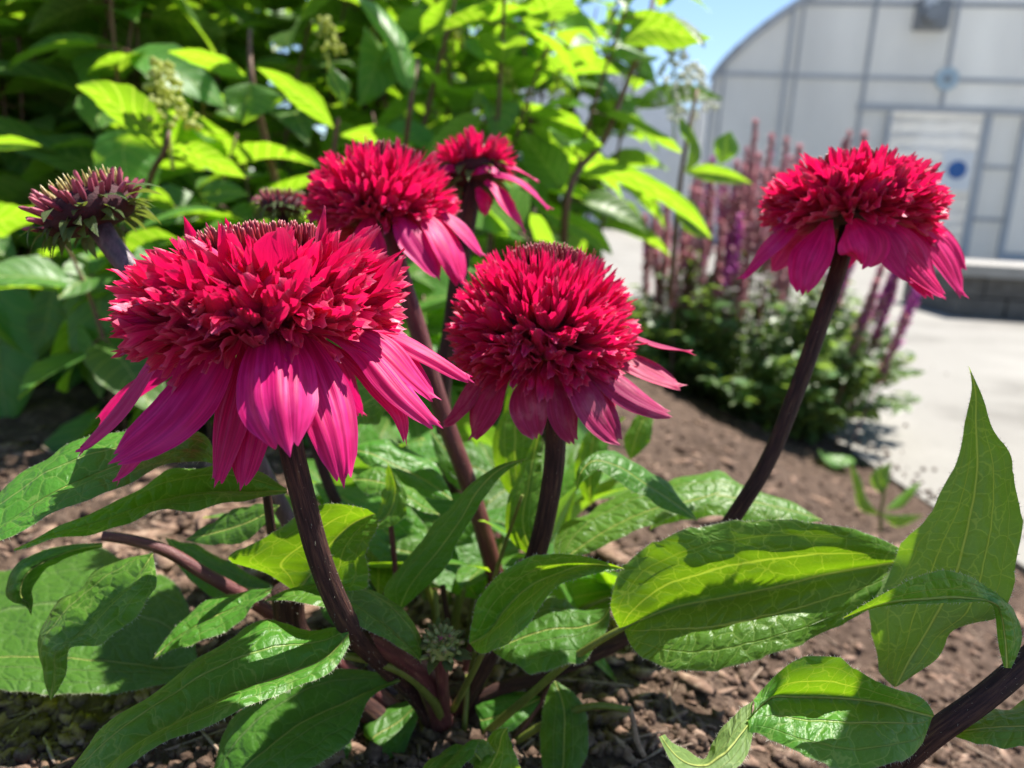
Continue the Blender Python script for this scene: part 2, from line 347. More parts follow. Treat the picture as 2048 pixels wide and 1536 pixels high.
# crumbs and bark on the soil
def ico_variants(sub, k, amp, seed):
    import bmesh
    vs_ = []
    for i in range(k):
        bm = bmesh.new(); bmesh.ops.create_icosphere(bm, subdivisions=sub, radius=1)
        off = Vector((seed * 3.1 + i * 7.7, i * 2.3, seed))
        P = np.array([v.co * (1 + amp * noise.noise(v.co * 1.6 + off) + amp * .6 * noise.noise(v.co * 4 + off)) for v in bm.verts])
        bm.verts.index_update(); Fi = np.array([[v.index for v in f.verts] for f in bm.faces]); bm.free(); vs_.append((P, Fi))
    return vs_
def scatter(name, mat, label, cnt, size, variants, squash, seed, pyr=(860, 1640), pxr=(-300, 2400), sink=.25, power=2.2, edge=.03):
    rnd = np.random.default_rng(seed); VV = []; FF = []; n0 = 0; k = 0
    while k < cnt:
        px = rnd.uniform(*pxr); py = rnd.uniform(*pyr); p = on_soil(px, py)
        d = (p.x - E1.x) * ELEFT.x + (p.y - E1.y) * ELEFT.y
        k += 1
        if d < edge * rnd.uniform(.2, 2) or p.y > 2: continue
        P, Fi = variants[rnd.integers(len(variants))]
        s = size[0] + (size[1] - size[0]) * rnd.random() ** power
        q = rnd.normal(size=4); q /= np.linalg.norm(q); a, b, c, e = q
        R = np.array([[1-2*(c*c+e*e), 2*(b*c-e*a), 2*(b*e+c*a)], [2*(b*c+e*a), 1-2*(b*b+e*e), 2*(c*e-b*a)], [2*(b*e-c*a), 2*(c*e+b*a), 1-2*(b*b+c*c)]])
        if squash is not None:
            th = rnd.uniform(0, 6.28); tl = rnd.normal() * .35
            Rz = np.array([[math.cos(th), -math.sin(th), 0], [math.sin(th), math.cos(th), 0], [0, 0, 1]]); Rx = np.array([[1, 0, 0], [0, math.cos(tl), -math.sin(tl)], [0, math.sin(tl), math.cos(tl)]])
            R = Rz @ Rx; Q = (P * np.array(squash) * rnd.uniform(.6, 1.4, 3)) * s
        else: Q = P * s * rnd.uniform(.7, 1.2, 3)
        Q = Q @ R.T + np.array([p.x, p.y, zsoil(p.x, p.y) + soil_disp(p.x, p.y) + s * sink * (1 if squash is None else .3)])
        VV.append(Q); FF.append(Fi + n0); n0 += len(Q)
    o = link(name, mesh(name, np.vstack(VV), np.vstack(FF), mat)); return tag(o, kind='stuff')
scatter('soil_crumbs', MCLOD, None, 15000, (.0004, .0036), ico_variants(1, 8, .75, 1), None, 5, power=3.4)
scatter('bark_mulch', MCHIP, None, 3000, (.0015, .0105), ico_variants(1, 5, .4, 2), (1.0, .30, .16), 7, power=2.0)
scatter('bark_pieces', MCHIP, None, 900, (.006, .020), ico_variants(1, 5, .45, 6), (1.0, .38, .16), 17, pyr=(850, 1240), power=1.8)
scatter('root_fibres', MDRY, None, 900, (.004, .016), ico_variants(1, 3, .3, 3), (1.0, .05, .05), 9, power=1.5)
def spilled():
    rnd = np.random.default_rng(44); VV = []; FF = []; n0 = 0; var = ico_variants(1, 4, .5, 12)
    for i in range(420):
        t = rnd.uniform(-.3, 2.6); q = abs(rnd.normal()) * .04; p = E2 + EDIR * t * .45 - ELEFT * q
        if rnd.random() < .06: p = p - ELEFT * rnd.uniform(0, .8)
        P, Fi = var[i % 4]; s = rnd.uniform(.0008, .0042) * (1 if q < .1 else .6); VV.append(P * s * rnd.uniform(.6, 1.3, 3) + np.array([p.x, p.y, PZ + s * .4])); FF.append(Fi + n0); n0 += len(P)
    tag(link('spilled_soil', mesh('spilled_soil', np.vstack(VV), np.vstack(FF), MCLOD)), kind='stuff')
spilled()
# ------------------------------------------------------------------ greenhouse
WY = rad(9.6); WS = Vector((math.cos(WY), -math.sin(WY), 0)); WN = Vector((-math.sin(WY), -math.cos(WY), 0))
W0 = CM.translation + ray(1700, 515) * 10.6; W0.z = PZ
def wall(px, py):
    r = ray(px, py); t = (W0 - CM.translation).dot(WN) / r.dot(WN); p = CM.translation + r * t
    return (p - W0).dot(WS), p.z - PZ
def wp(s, z, o=0.0): return W0 + WS * s + Vector((0, 0, z)) + WN * o
MFRAME = simple_mat('galvanised_frame', [(.3, (.34, .355, .375)), (.7, (.42, .435, .455))], 3, .5, .05, .001, metal=.2)
def panel_mat():
    m, nt = newmat('milky_polycarbonate'); pos = nd(nt, 'NewGeometry').outputs['Position']
    mp = nd(nt, 'Mapping', {'Scale': (1, 1, .25)}); nt.links.new(pos, mp.inputs[0])
    a = noise_t(nt, mp.outputs[0], 1.1, 4)
    c = ramp(nt, a, [(.3, (.70, .705, .70)), (.7, (.84, .845, .835))])
    pr = nd(nt, 'BsdfPrincipled', {'Base Color': c, 'Roughness': .4, 'Specular IOR Level': .4})
    tr = nd(nt, 'BsdfTranslucent', {'Color': c}); out(nt, nd(nt, 'MixShader', {0: .6, 1: pr.outputs[0], 2: tr.outputs[0]}).outputs[0]); return m
MPANEL = panel_mat()
MFILM = simple_mat('white_plastic_film', [(.3, (.62, .62, .61)), (.7, (.80, .80, .79))], 6, .35, .3, .004, tf=.4, trans=(.8, .8, .79))
MBLUE = simple_mat('blue_enamel', [(.3, (.02, .10, .32)), (.7, (.03, .13, .38))], 8, .4, .05)
MBLUEP = simple_mat('pale_blue_grey', [(.3, (.33, .44, .50)), (.7, (.40, .50, .56))], 8, .5, .05)
MWHITE = simple_mat('white_paint', [(.3, (.72, .72, .71)), (.7, (.80, .80, .79))], 5, .5, .05)
MGREY = simple_mat('grey_metal_box', [(.3, (.22, .23, .24)), (.7, (.30, .31, .32))], 5, .5, .1, metal=.2)
sL = wall(1424, 150)[0]; zE = wall(1424, 160)[1]; sA = wall(1985, 100)[0]; HW = sA - sL
zTop = zE + 1.75
def arch(s):
    t = min(abs(s - sA) / HW, 1.0); return zE + (zTop - zE) * (1 - t ** 1.9) ** .80
print('greenhouse', sL, zE, sA, HW, zTop)
for q in ((1500, 65), (1560, 25), (1600, 0)): print(q, wall(*q), arch(wall(*q)[0]))
gh = thing('greenhouse', 'large white hoop greenhouse with grey frame and milky panels behind the path', 'greenhouse', wp(sA, 0))
def bar(name, p, q, wd, dp, mat=MFRAME, par=gh, label=None):
    p = Vector(p); q = Vector(q); d = (q - p); L = d.length; d.normalize(); x = d.cross(WN).normalized()
    b = MB(); b.box((p + q) / 2, (x, WN, d), (wd / 2, dp / 2, L / 2)); o = link(name, b.mesh(name, mat, False), par)
    if label: o['label'] = label
    return o
zA = wall(1600, 152)[1]; zH = wall(1900, 220)[1]; zB = wall(1900, 10)[1]
sv = [sL + .02, wall(1448, 150)[0], wall(1577, 100)[0], wall(1597, 100)[0], wall(1738, 100)[0], wall(1900, 100)[0]]
sD0, sD1, sR = wall(1768, 300)[0], wall(1962, 300)[0], wall(2038, 300)[0]
width = {0: .10, 1: .05, 2: .06, 3: .045, 4: .075, 5: .075}
sv += [2 * sA - s for s in sv[:5]]
sv = sorted(sv)
for i, s in enumerate(sv):
    z0 = 0 if not (sD0 - .1 < s < sR) else zH
    bar('frame_post', wp(s, z0, .03), wp(s, arch(s) - .02, .03), .042 if i not in (1, 3) else .03, .06)
hz = [0.06, zA, zB]
SEG = [(sL, sA), (sA, 2 * sA - sL)]
def span(z):
    ss = np.linspace(sL, 2 * sA - sL, 200); ok = [s for s in ss if arch(s) > z]; return ok[0], ok[-1]
for z in hz[1:]:
    a, b = span(z); bar('frame_rail', wp(a, z, .02), wp(b, z, .02), .05, .045)
bar('door_header', wp(sv[4] - .05, zH, .035), wp(sR + 1.2, zH, .035), .075, .07)
bar('base_rail', wp(sL, .06, .02), wp(sD0, .06, .02), .12, .05); bar('base_rail', wp(sR, .06, .02), wp(2 * sA - sL, .06, .02), .12, .05)
# panels, bay by bay
edges = sorted([sL] + sv[1:-1] + [2 * sA - sL]); zs = [0, zH, zA, zB, zTop + .1]
zs = [0, zA, zB, zTop + .1]
for i in range(len(edges) - 1):
    for j in range(len(zs) - 1):
        s0, s1, z0, z1 = edges[i], edges[i + 1], zs[j], zs[j + 1]
        if s1 - s0 < .02: continue
        segs = [(s0, s1, z0)]
        if j == 0 and s1 > sD0 and s0 < sR:
            segs = [(s0, s1, zH)]
            if s0 < sD0: segs.append((s0, sD0, 0))
            if s1 > sR: segs.append((sR, s1, 0))
        for (p0, p1, zz) in segs:
            ztop = z1 if zz != 0 or j else (zH if (p0 > sv[4] - .01 and p0 < sR + 1) else z1)
            xs_ = np.linspace(p0, p1, 8); tp = [min(ztop, arch(x)) for x in xs_]
            if max(tp) <= zz + .01: continue
            b = MB(); Vp = []
            for x, t in zip(xs_, tp): t = max(t, zz + .002); Vp += [wp(x, zz), wp(x, t), wp(x, zz, -.012), wp(x, t, -.012)]
            Fp = []
            for k in range(7):
                a = 4 * k; c = a + 4
                Fp += [(a, c, c + 1, a + 1), (a + 2, a + 3, c + 3, c + 2), (a + 1, c + 1, c + 3, a + 3)]
            b.add(Vp, Fp); link('panel', b.mesh('panel', MPANEL, False), gh)
# arch rim, roof skin and ribs
tb = MB(); ss = np.concatenate([np.linspace(sL, sL + .3, 14, endpoint=False), np.linspace(sL + .3, 2 * sA - sL - .3, 40), np.linspace(2 * sA - sL - .3, 2 * sA - sL, 15)[1:]])
for k in range(len(ss) - 1):
    p, q = wp(ss[k], arch(ss[k]), .03), wp(ss[k + 1], arch(ss[k + 1]), .03); d = (q - p); L = d.length; d.normalize()
    tb.box((p + q) / 2, (d.cross(WN), WN, d), (.045, .05, L / 2 + .01))
link('arch_rim', tb.mesh('arch_rim', MFRAME, False), gh)
rf = MB(); Vr = []; DEP = 14.0
prof = [(sL, 0), (sL, zE)] + [(s, arch(s)) for s in ss[1:-1]] + [(2 * sA - sL, zE), (2 * sA - sL, 0)]
for o in (-.014, -DEP):
    Vr += [wp(s, z - .003, o) for s, z in prof]
k = len(prof); rf.add(Vr, [(i, i + 1, k + i + 1, k + i) for i in range(k - 1)])
link('roof_skin', rf.mesh('roof_skin', MPANEL, True), gh)
for o in (-2.5, -5.0, -7.5):
    rb = MB(); 
    for i in range(k - 1):
        p, q = wp(prof[i][0], prof[i][1] * .985, o), wp(prof[i + 1][0], prof[i + 1][1] * .985, o); d = q - p; L = d.length; d.normalize()
        rb.box((p + q) / 2, (d.cross(WN), WN, d), (.035, .03, L / 2 + .01))
    link('hoop_rib', rb.mesh('hoop_rib', MFRAME, False), gh)
b = MB(); b.box(wp(sA, .015, -DEP / 2 - .1), (WS, WN, Vector((0, 0, 1))), (HW - .1, DEP / 2 - .1, .012)); link('inner_floor', b.mesh('inner_floor', MCONC, False), gh)
# doorway: wavy plastic curtain, jambs, side light
bar('door_jamb', wp(sD0, 0, .035), wp(sD0, zH - .056, .035), .05, .07); bar('door_jamb', wp(sD1, 0, .035), wp(sD1, zH - .056, .035), .09, .07); bar('door_jamb', wp(sR, 0, .035), wp(sR, zH - .056, .035), .065, .07)
cb = MB(); Vc = []; Uc = []; rnd = random.Random(3); NX, NZ = 60, 44
for j in range(NZ + 1):
    for i in range(NX + 1):
        s = sD0 - .06 + (sD1 - sD0 + .12) * i / NX; z = .02 + (zH + .03) * j / NZ
        o = -.05 + .05 * math.sin(z * 34 + 3 * noise.noise((s * 2, z, 0))) * (.4 + noise.noise((s * 3, z * 1.5, 7)) ** 2 * 2) + .035 * noise.noise((s * 4, z * 1.2, 2))
        Vc.append(wp(s, z, -.06 + o))
cb.add(Vc, [(j * (NX + 1) + i, j * (NX + 1) + i + 1, (j + 1) * (NX + 1) + i + 1, (j + 1) * (NX + 1) + i) for j in range(NZ) for i in range(NX)])
o = link('door_curtain', cb.mesh('door_curtain', MFILM), gh); o['label'] = 'crinkled white plastic sheet across the doorway'
for zz in (wall(2000, 335)[1], wall(2000, 440)[1]): bar('door_rail', wp(sD1 + .07, zz, .02), wp(sR - .05, zz, .02), .05, .04)
b = MB(); b.box(wp((sD1 + sR) / 2, zH / 2, -.02), (WS, WN, Vector((0, 0, 1))), ((sR - sD1) / 2 + .03, .006, zH / 2 + .03)); link('side_light', b.mesh('side_light', MPANEL, False), gh)
def disc(name, mat, px, py, rpx, off, th, par, seg=28):
    s, z = wall(px, py); r = rpx / F * 10.6; b = MB(); V = []
    for o in (off, off + th): V += [wp(s + r * math.cos(2 * math.pi * k / seg), z + r * math.sin(2 * math.pi * k / seg), o) for k in range(seg)]
    b.add(V, [tuple(range(seg - 1, -1, -1)), tuple(range(seg, 2 * seg))] + [(k, (k + 1) % seg, seg + (k + 1) % seg, seg + k) for k in range(seg)])
    return link(name, b.mesh(name, mat, False), par)
sg = thing('round_sign', 'white notice with a blue disc hanging in the greenhouse doorway', 'sign', wp(*wall(1910, 340), .01))
b = MB(); s_, z_ = wall(1910, 342); b.box(wp(s_, z_, .045), (WS, WN, Vector((0, 0, 1))), (.19, .006, .25)); link('backing', b.mesh('backing', MWHITE, False), sg); disc('blue_disc', MBLUE, 1911, 340, 17, .053, .008, sg)
vt = thing('round_vent', 'pale blue round vent plate on the greenhouse wall above the door', 'vent', wp(*wall(1890, 160), .05)); disc('vent_plate', MBLUEP, 1890, 160, 20, .06, .03, vt)
vh = disc('vent_hub', MGREY, 1890, 160, 6, .09, .03, vt)
fx = thing('wall_lamp', 'grey box with a round floodlight high on the greenhouse wall', 'wall lamp', wp(*wall(1855, 40), .05))
s_, z_ = wall(1857, 35); b = MB(); b.box(wp(s_, z_, .13), (WS, WN, Vector((0, 0, 1))), (.19, .10, .17)); link('housing', b.mesh('housing', MGREY, False), fx)
disc('lamp_glass', MWHITE, 1850, 16, 11, .232, .04, fx); disc('lamp_body', MGREY, 1850, 38, 15, .232, .14, fx)
# a second, farther greenhouse glimpsed through the leaves
g2 = thing('far_greenhouse', 'second white hoop greenhouse glimpsed through the bright hydrangea leaves', 'greenhouse', (3.6, 16, PZ))
b = MB(); b2 = MB(); Va = []; cx, r2 = 1.0, 3.4
cx = on_z(1380, 480, PZ).normalized().x * 17 - 3.1
pr2 = [(-1, 0), (-1, .55)] + [(math.cos(t), .55 + .55 * math.sin(t)) for t in np.linspace(math.pi, 0, 22)[1:-1]] + [(1, .55), (1, 0)]
kk = len(pr2)
for yy in (17.0, 30.0): Va += [(cx + a * r2, yy, PZ + c * 3.0) for a, c in pr2]
b.add(Va, [(i, i + 1, kk + i + 1, kk + i) for i in range(kk - 1)]); link('roof_skin', b.mesh('roof_skin', MWHITE), g2)
b2.add(Va[:kk], [tuple(range(kk))]); link('end_wall', b2.mesh('end_wall', MWHITE, False), g2)
# ------------------------------------------------------------------ low block wall on the path
BL = on_z(1912, 634, PZ); BX = Vector((1, -.06, 0)).normalized(); BY = Vector((.06, 1, 0)).normalized(); BZ = Vector((0, 0, 1))
MBLOCK = simple_mat('weathered_block', [(.25, (.07, .064, .056)), (.55, (.115, .105, .094)), (.8, (.17, .158, .14))], 25, .9, .8, .004)
MCAP = simple_mat('pale_cap_stone', [(.3, (.26, .245, .22)), (.7, (.36, .34, .31))], 14, .85, .5, .002)
bw = thing('block_planter', 'low grey block planter with a pale cap beside the path', 'planter', BL)
hh = .088
for r_ in range(2):
    off = 0 if r_ == 0 else -.10
    x = off
    while x < 1.6:
        x0, x1 = max(x, 0) + .003, x + .20 - .003
        if x1 - x0 > .03:
            jx = random.Random(int(x * 1000) + r_).uniform(-.003, .003)
            b = MB(); b.box(BL + BX * (x0 + x1) / 2 + BY * (.06 + jx) + BZ * (hh * r_ + hh / 2), (BX, BY, BZ), ((x1 - x0) / 2, .055, hh / 2 - .003)); link('block', b.mesh('block', MBLOCK, False), bw)
        x += .20
b = MB(); b.box(BL + BX * .8 + BY * .35 + BZ * hh, (BX, BY, BZ), (.79, .235, hh - .004)); link('core', b.mesh('core', MBLOCK, False), bw)
for i in range(4):
    b = MB(); b.box(BL + BX * (.2 + .4 * i) + BY * .30 + BZ * (2 * hh + .026), (BX, BY, BZ), (.198 + (.01 if i == 0 else 0), .32, .025)); link('cap_stone', b.mesh('cap_stone', MCAP, False), bw)
# ================================================================== LEAVES in general
def generic_leaf(name, mat, nv=8, nu=2, wid=.30, fold=.35, droop=.25, tip=1.0, twist=0.0, teeth=.0, wave=0.0, seed=0, wmax=.42):
    """length 1 along +Y, width wid each side, top = +Z"""
    V = []; U = []; P = []; rnd = random.Random(seed); ph = rnd.uniform(0, 6)
    for i in range(nv + 1):
        v = i / nv
        hw = wid * max((math.sin(math.pi * v ** (math.log(.5) / math.log(wmax)))) ** .85 if 0 < v < 1 else 0, .012) * (1 - .15 * v)
        if teeth and 0 < i < nv: hw *= 1 + teeth * (1 if i % 2 else -1)
        for j in range(-nu, nu + 1):
            a = j / nu; x = hw * a; ax = abs(a)
            z = abs(x) * fold * (1 - .35 * ax) - droop * v * v + wave * math.sin(7 * v + ph + (1.5 if j > 0 else 0)) * ax * wid
            y = v - .10 * droop * v * v
            tw = twist * v; V.append((x * math.cos(tw) - 0, y, z + x * math.sin(tw))); U.append(((a + 1) / 2, v)); P.append((x * 8, v * 8))
    n = 2 * nu + 1
    Fc = [(i * n + j, i * n + j + 1, (i + 1) * n + j + 1, (i + 1) * n + j) for i in range(nv) for j in range(2 * nu)]
    return mesh(name, V, Fc, mat, True, U, P)
def mdata(me):
    V = np.zeros(len(me.vertices) * 3); me.vertices.foreach_get('co', V)
    n = len(me.loops); u = np.zeros(n * 2); p = np.zeros(n * 2); me.uv_layers['UVMap'].data.foreach_get('uv', u); me.uv_layers['Phys'].data.foreach_get('uv', p)
    return V.reshape(-1, 3), [tuple(f.vertices) for f in me.polygons], u.reshape(-1, 2), p.reshape(-1, 2)
def merged(name, mat, items):
    """items: (mesh, matrix) joined into one mesh"""
    cache = {}; VV = []; FF = []; UU = []; PP = []; n0 = 0
    for me, M in items:
        if me.name not in cache:
            V, Fc, u, p = mdata(me); cache[me.name] = (V, Fc, u, p)
        V, Fc, u, p = cache[me.name]; A = np.array(M)
        VV.append(V @ A[:3, :3].T + A[:3, 3]); FF += [tuple(i + n0 for i in f) for f in Fc]; UU.append(u); PP.append(p); n0 += len(V)
    me = bpy.data.meshes.new(name); me.from_pydata(np.vstack(VV).tolist(), [], FF)
    me.polygons.foreach_set('use_smooth', [True] * len(FF))
    for nm, X in (('UVMap', UU), ('Phys', PP)): me.uv_layers.new(name=nm).data.foreach_set('uv', np.vstack(X).astype(np.float32).ravel())
    me.materials.append(mat); return me
def frame_M(p, y, z, s):
    y = Vector(y).normalized(); z = Vector(z); x = y.cross(z)
    if x.length < 1e-5: x = y.cross(Vector((.3, .2, .9)))
    x.normalize(); z = x.cross(y)
    if isinstance(s, (int, float)): s = (s, s, s)
    M = Matrix(((x.x * s[0], y.x * s[1], z.x * s[2], p[0]), (x.y * s[0], y.y * s[1], z.y * s[2], p[1]), (x.z * s[0], y.z * s[1], z.z * s[2], p[2]), (0, 0, 0, 1)))
    return M
def leaf_from(name, st, mat, nv=46, nu=6, bulge=.16, wave=.05, teeth=.02, under=False, seed=0, quilt=.03, z0=None):
    """st: stations (left px,py,d, mid px,py,d, right px,py,d) from base to tip"""
    A = np.array([[*at(*s[0:3]), *at(*s[3:6]), *at(*s[6:9])] for s in st])
    # spline along the midrib
    Q = catmull(np.concatenate([A[:, 3:6], A[:, 0:3], A[:, 6:9]], axis=1), nv + 1)
    Mi, L, R = Q[:, :3], Q[:, 3:6], Q[:, 6:9]
    rnd = random.Random(seed); ph = [rnd.uniform(0, 6.28) for _ in range(4)]
    view = np.array(CM.translation)
    # is the top toward the viewer?
    i = nv // 2; tn = np.cross(R[i] - L[i], Mi[min(i + 3, nv)] - Mi[i - 3]); sgn = 1.0 if np.dot(tn, view - Mi[i]) > 0 else -1.0
    top = sgn * (-1 if under else 1)
    V = []; U = []; P = []; s = 0; o1, o2 = rnd.uniform(0, 60), rnd.uniform(0, 60)
    nT = max(7, int(np.sum(np.linalg.norm(np.diff(Mi, axis=0), axis=1)) / .011))
    for i in range(nv + 1):
        v = i / nv; t = Mi[min(i + 1, nv)] - Mi[max(i - 1, 0)]; t /= max(np.linalg.norm(t), 1e-9)
        if i: s += np.linalg.norm(Mi[i] - Mi[i - 1])
        wv = R[i] - L[i]; N = np.cross(wv, t); ln = np.linalg.norm(N); N = N / ln * top if ln > 1e-9 else np.zeros(3)
        for j in range(-nu, nu + 1):
            a = abs(j) / nu; E = L[i] if j < 0 else R[i]; e = E - Mi[i]; hw = np.linalg.norm(e)
            sw = (v * nT + (0.31 if j < 0 else .77)) % 1.0
            k = 1 + teeth * (sw ** 2 * 2 - .7) * (a > .9)
            p = Mi[i] + e * a * k + N * hw * bulge * math.sin(math.pi * min(a, 1)) ** .8
            p = p + N * hw * wave * a * a * (math.sin(v * 17 + ph[0 if j < 0 else 1]) + .6 * math.sin(v * 31 + ph[2 if j < 0 else 3]))
            p = p - N * hw * quilt * (math.exp(-((a - .40) / .06) ** 2) + math.exp(-((a - .74) / .06) ** 2) + 1.3 * math.exp(-(a / .05) ** 2))
            p = p + N * hw * .012 * noise.noise((v * 14, j * 1.3, seed)) * 2
            V.append(p); U.append(((j / nu + 1) / 2, v)); P.append(((1 if j > 0 else -1) * hw * a * 100 + o1 * 0 , s * 100 + o2))
    n = 2 * nu + 1
    Fc = [(i * n + j, i * n + j + 1, (i + 1) * n + j + 1, (i + 1) * n + j) for i in range(nv) for j in range(2 * nu)]
    if top < 0: Fc = [f[::-1] for f in Fc]
    # i.e. polygon normals agree with N
    me = mesh(name, V, Fc, mat, True, U, P)
    return me, np.array(V).reshape(nv + 1, n, 3)
def fringe(name, G, seed=0, dens=1.6, ln=.0011):
    """short pale hairs along both margins"""
    rnd = random.Random(seed); V = []; Fc = []
    nv = G.shape[0]
    for side in (0, -1):
        inner = 1 if side == 0 else -2
        for i in range(nv - 1):
            a, b = Vector(G[i, side]), Vector(G[i + 1, side]); c = Vector(G[i, inner]); L = (b - a).length
            o = (a - c); 
            if o.length < 1e-6 or L < 1e-6: continue
            o.normalize(); t = (b - a) / L
            for k in range(max(1, int(L * 1000 * dens + rnd.random()))):
                p = a + t * rnd.random() * L; d = (o + t * rnd.uniform(-.6, .9) + Vector((rnd.gauss(0, .45), rnd.gauss(0, .45), rnd.gauss(0, .45)))).normalized() * ln * rnd.uniform(.4, 1.2)
                w_ = t * .00007; n = len(V); V += [p - w_, p + w_, p + d]; Fc.append((n, n + 1, n + 2))
    return mesh(name, [tuple(v) for v in V], Fc, MHAIR, False)
# ================================================================== HYDRANGEA SHRUBS
HV = [generic_leaf('hydrangea_leaf', MHYD, 9, 2, wid=rw, fold=fo, droop=dr, twist=tw, teeth=.035, wave=.10, seed=i)
      for i, (rw, fo, dr, tw) in enumerate([(.30, .45, .22, .1), (.27, .6, .35, -.15), (.33, .3, .15, .2), (.29, .5, .5, -.1), (.26, .7, .28, .0), (.31, .25, .40, .15)])]
def panicle_mesh(name, seed, k=46, h=.05, r=.02, mat=None):
    rnd = random.Random(seed); b = MB(); var = ico_variants(1, 1, 0.15, 4)[0]
    for i in range(k):
        t = rnd.random(); rr = r * (1 - t * .75) * rnd.uniform(.5, 1); th = rnd.uniform(0, 6.28)
        c = np.array([rr * math.cos(th), rr * math.sin(th), h * t]); s = rnd.uniform(.0016, .0034)
        b.add(var[0] * s + c, var[1].tolist())
    tube(b, [(0, 0, -.03), (0, 0, h * .9)], [.0016, .0008], 6, 5)
    return mesh(name, b.v, b.f, mat, True)
MPAN = simple_mat('green_buds', [(.3, (.34, .40, .09)), (.7, (.56, .58, .22))], 300, .6, .3, .0005, tf=.45, trans=(.75, .78, .15))
MPANW = simple_mat('creamy_florets', [(.3, (.62, .62, .52)), (.7, (.75, .75, .68))], 300, .6, .3, .0005, tf=.3, trans=(.7, .7, .55))
def shrub(root, stems, leaf, seed, spread=.35, node=.045, start=.12, show=300, lean=(0, 0), sz=(.7, 1.15), pan=0, panmat=None, up=.1, sparse=0.0, flatten=.35, hero=0):
    rnd = random.Random(seed); items = []; nb = 0
    stem_mb = []
    for (bx, by, h) in stems:
        z0 = zsoil(bx, by) - .02; th = rnd.uniform(0, 6.28); sp = rnd.uniform(.1, 1) * spread
        dx, dy = math.cos(th) * sp * h + lean[0] * h, math.sin(th) * sp * h + lean[1] * h
        P = [Vector((bx, by, z0)), Vector((bx + dx * .25, by + dy * .25, z0 + h * .4)), Vector((bx + dx * .6, by + dy * .6, z0 + h * .75)), Vector((bx + dx, by + dy, z0 + h))]
        mb = MB(); pts = tube(mb, P, [.0030, .0022, .0016, .0010], 20, 6); stem_mb.append(mb)
        C = catmull([list(p) for p in P], 60); L = np.concatenate([[0], np.cumsum(np.linalg.norm(np.diff(C, axis=0), axis=1))])
        s = start * h + rnd.uniform(0, node); q = rnd.uniform(0, 3.14); k = 0
        while s < L[-1] - .004:
            i = int(np.searchsorted(L, s)); i = min(i, 58); p = Vector(C[i]); t = (Vector(C[i + 1]) - p).normalized(); f = s / L[-1]
            size = leaf * rnd.uniform(*sz) * (.65 + .5 * math.sin(math.pi * min(f * .8 + .12, 1)))
            for sd in (0, 1):
                if rnd.random() < sparse: continue
                ang = q + sd * math.pi + rnd.uniform(-.35, .35); o = Vector((math.cos(ang), math.sin(ang), 0)); o = (o - t * o.dot(t)).normalized()
                el = rnd.uniform(-.75, .65) * (1.25 - .8 * f) + up + .15 * f
                d = (o * math.cos(el) + t * math.sin(el)).normalized()
                nz = (Vector((0, 0, 1)) * flatten + t * .6 + Vector((rnd.gauss(0, .42), rnd.gauss(0, .42), rnd.gauss(0, .15)))).normalized()
                pp_ = p + d * .014 * size / .09
                items.append((HV[rnd.randrange(len(HV))], frame_M(pp_, d, nz, size), pp_ + d * size * .5))
                tube(mb, [p, p + d * .008 * size / .09, pp_ + d * .002], [.0011, .0010, .0009], 4, 5, cap=False)
            q += math.pi / 2 + rnd.uniform(-.15, .15); s += node * rnd.uniform(.75, 1.3) * (1.15 - .3 * f); k += 1
        if pan and rnd.random() < pan:
            me = panicle_mesh('flower_bud', rnd.randrange(999), 40, rnd.uniform(.03, .06), rnd.uniform(.014, .024), panmat or MPAN)
            link('flower_panicle', me, root, frame_M(P[-1], (P[-1] - P[-2]).cross(Vector((1, .3, 0))), P[-1] - P[-2], 1.0))
    for mb in stem_mb[:300]: link('branch', mb.mesh('branch', MTWIG), root)
    vis = []
    for i, (me, M, c) in enumerate(items):
        x, y, d = proj(c); inn = d > 0 and -120 < x < 2170 and -120 < y < 1200
        vis.append((0 if inn else 1, d if d > 0 else 99, i))
    vis.sort(); first = set(i for _, _, i in vis[:show])
    rest = []
    for i, (me, M, c) in enumerate(items):
        if i in first: link('leaf', me, root, Matrix.Translation(root.location).inverted() @ M if False else M)
        else: rest.append((me, M))
    if rest: tag(link('foliage', merged('foliage', MHYD, rest), root), kind='stuff')
    return items
rs = random.Random(11)
sh1 = thing('hydrangea_shrub', 'dark leafy hydrangea shrub filling the left behind the bud and front flower', 'shrub', (-.6, 1.1, 0))
st = []
while len(st) < 100:
    x, y = rs.uniform(-1.2, -.16), rs.uniform(.74, 1.55)
    if x > -.25 and y < .85: continue
    st.append((x, y, rs.uniform(.42, .62) if y < 1.05 else rs.uniform(.6, 1.15)))
st += [(rs.uniform(-.75, -.10), rs.uniform(.68, .92), rs.uniform(.20, .33)) for _ in range(26)] + [(rs.uniform(-.34, .02), rs.uniform(.58, .76), rs.uniform(.13, .22)) for _ in range(24)]  # low stems added, the second lot mostly hidden, to shade the soil
shrub(sh1, st, .088, 21, spread=.28, node=.038, start=.10, show=280, pan=.0, up=.02)
sh2 = thing('hydrangea_shrub', 'bright sunlit hydrangea shrub with sky showing between its branches, left of the greenhouse', 'shrub', (.1, 1.2, 0))
st = [(rs.uniform(-.15, .085), rs.uniform(.80, 1.15), rs.uniform(.36, .62)) for _ in range(27)]
shrub(sh2, st, .082, 33, spread=.35, node=.043, start=.16, show=270, lean=(.06, -.06), pan=.45, up=.1, sparse=.12)
sh3 = thing('hydrangea_shrub', 'tall dense backing shrub in deep shade, added for darkness behind the dark hydrangea', 'shrub', (-1.2, 2.3, 0))  # backing shrub added to darken the gaps and block the sky
st = [(rs.uniform(-2.4, -.12), rs.uniform(1.75, 2.7), rs.uniform(.9, 1.5)) for _ in range(48)]
shrub(sh3, st, .12, 55, spread=.18, node=.07, start=.05, show=60, up=.0)
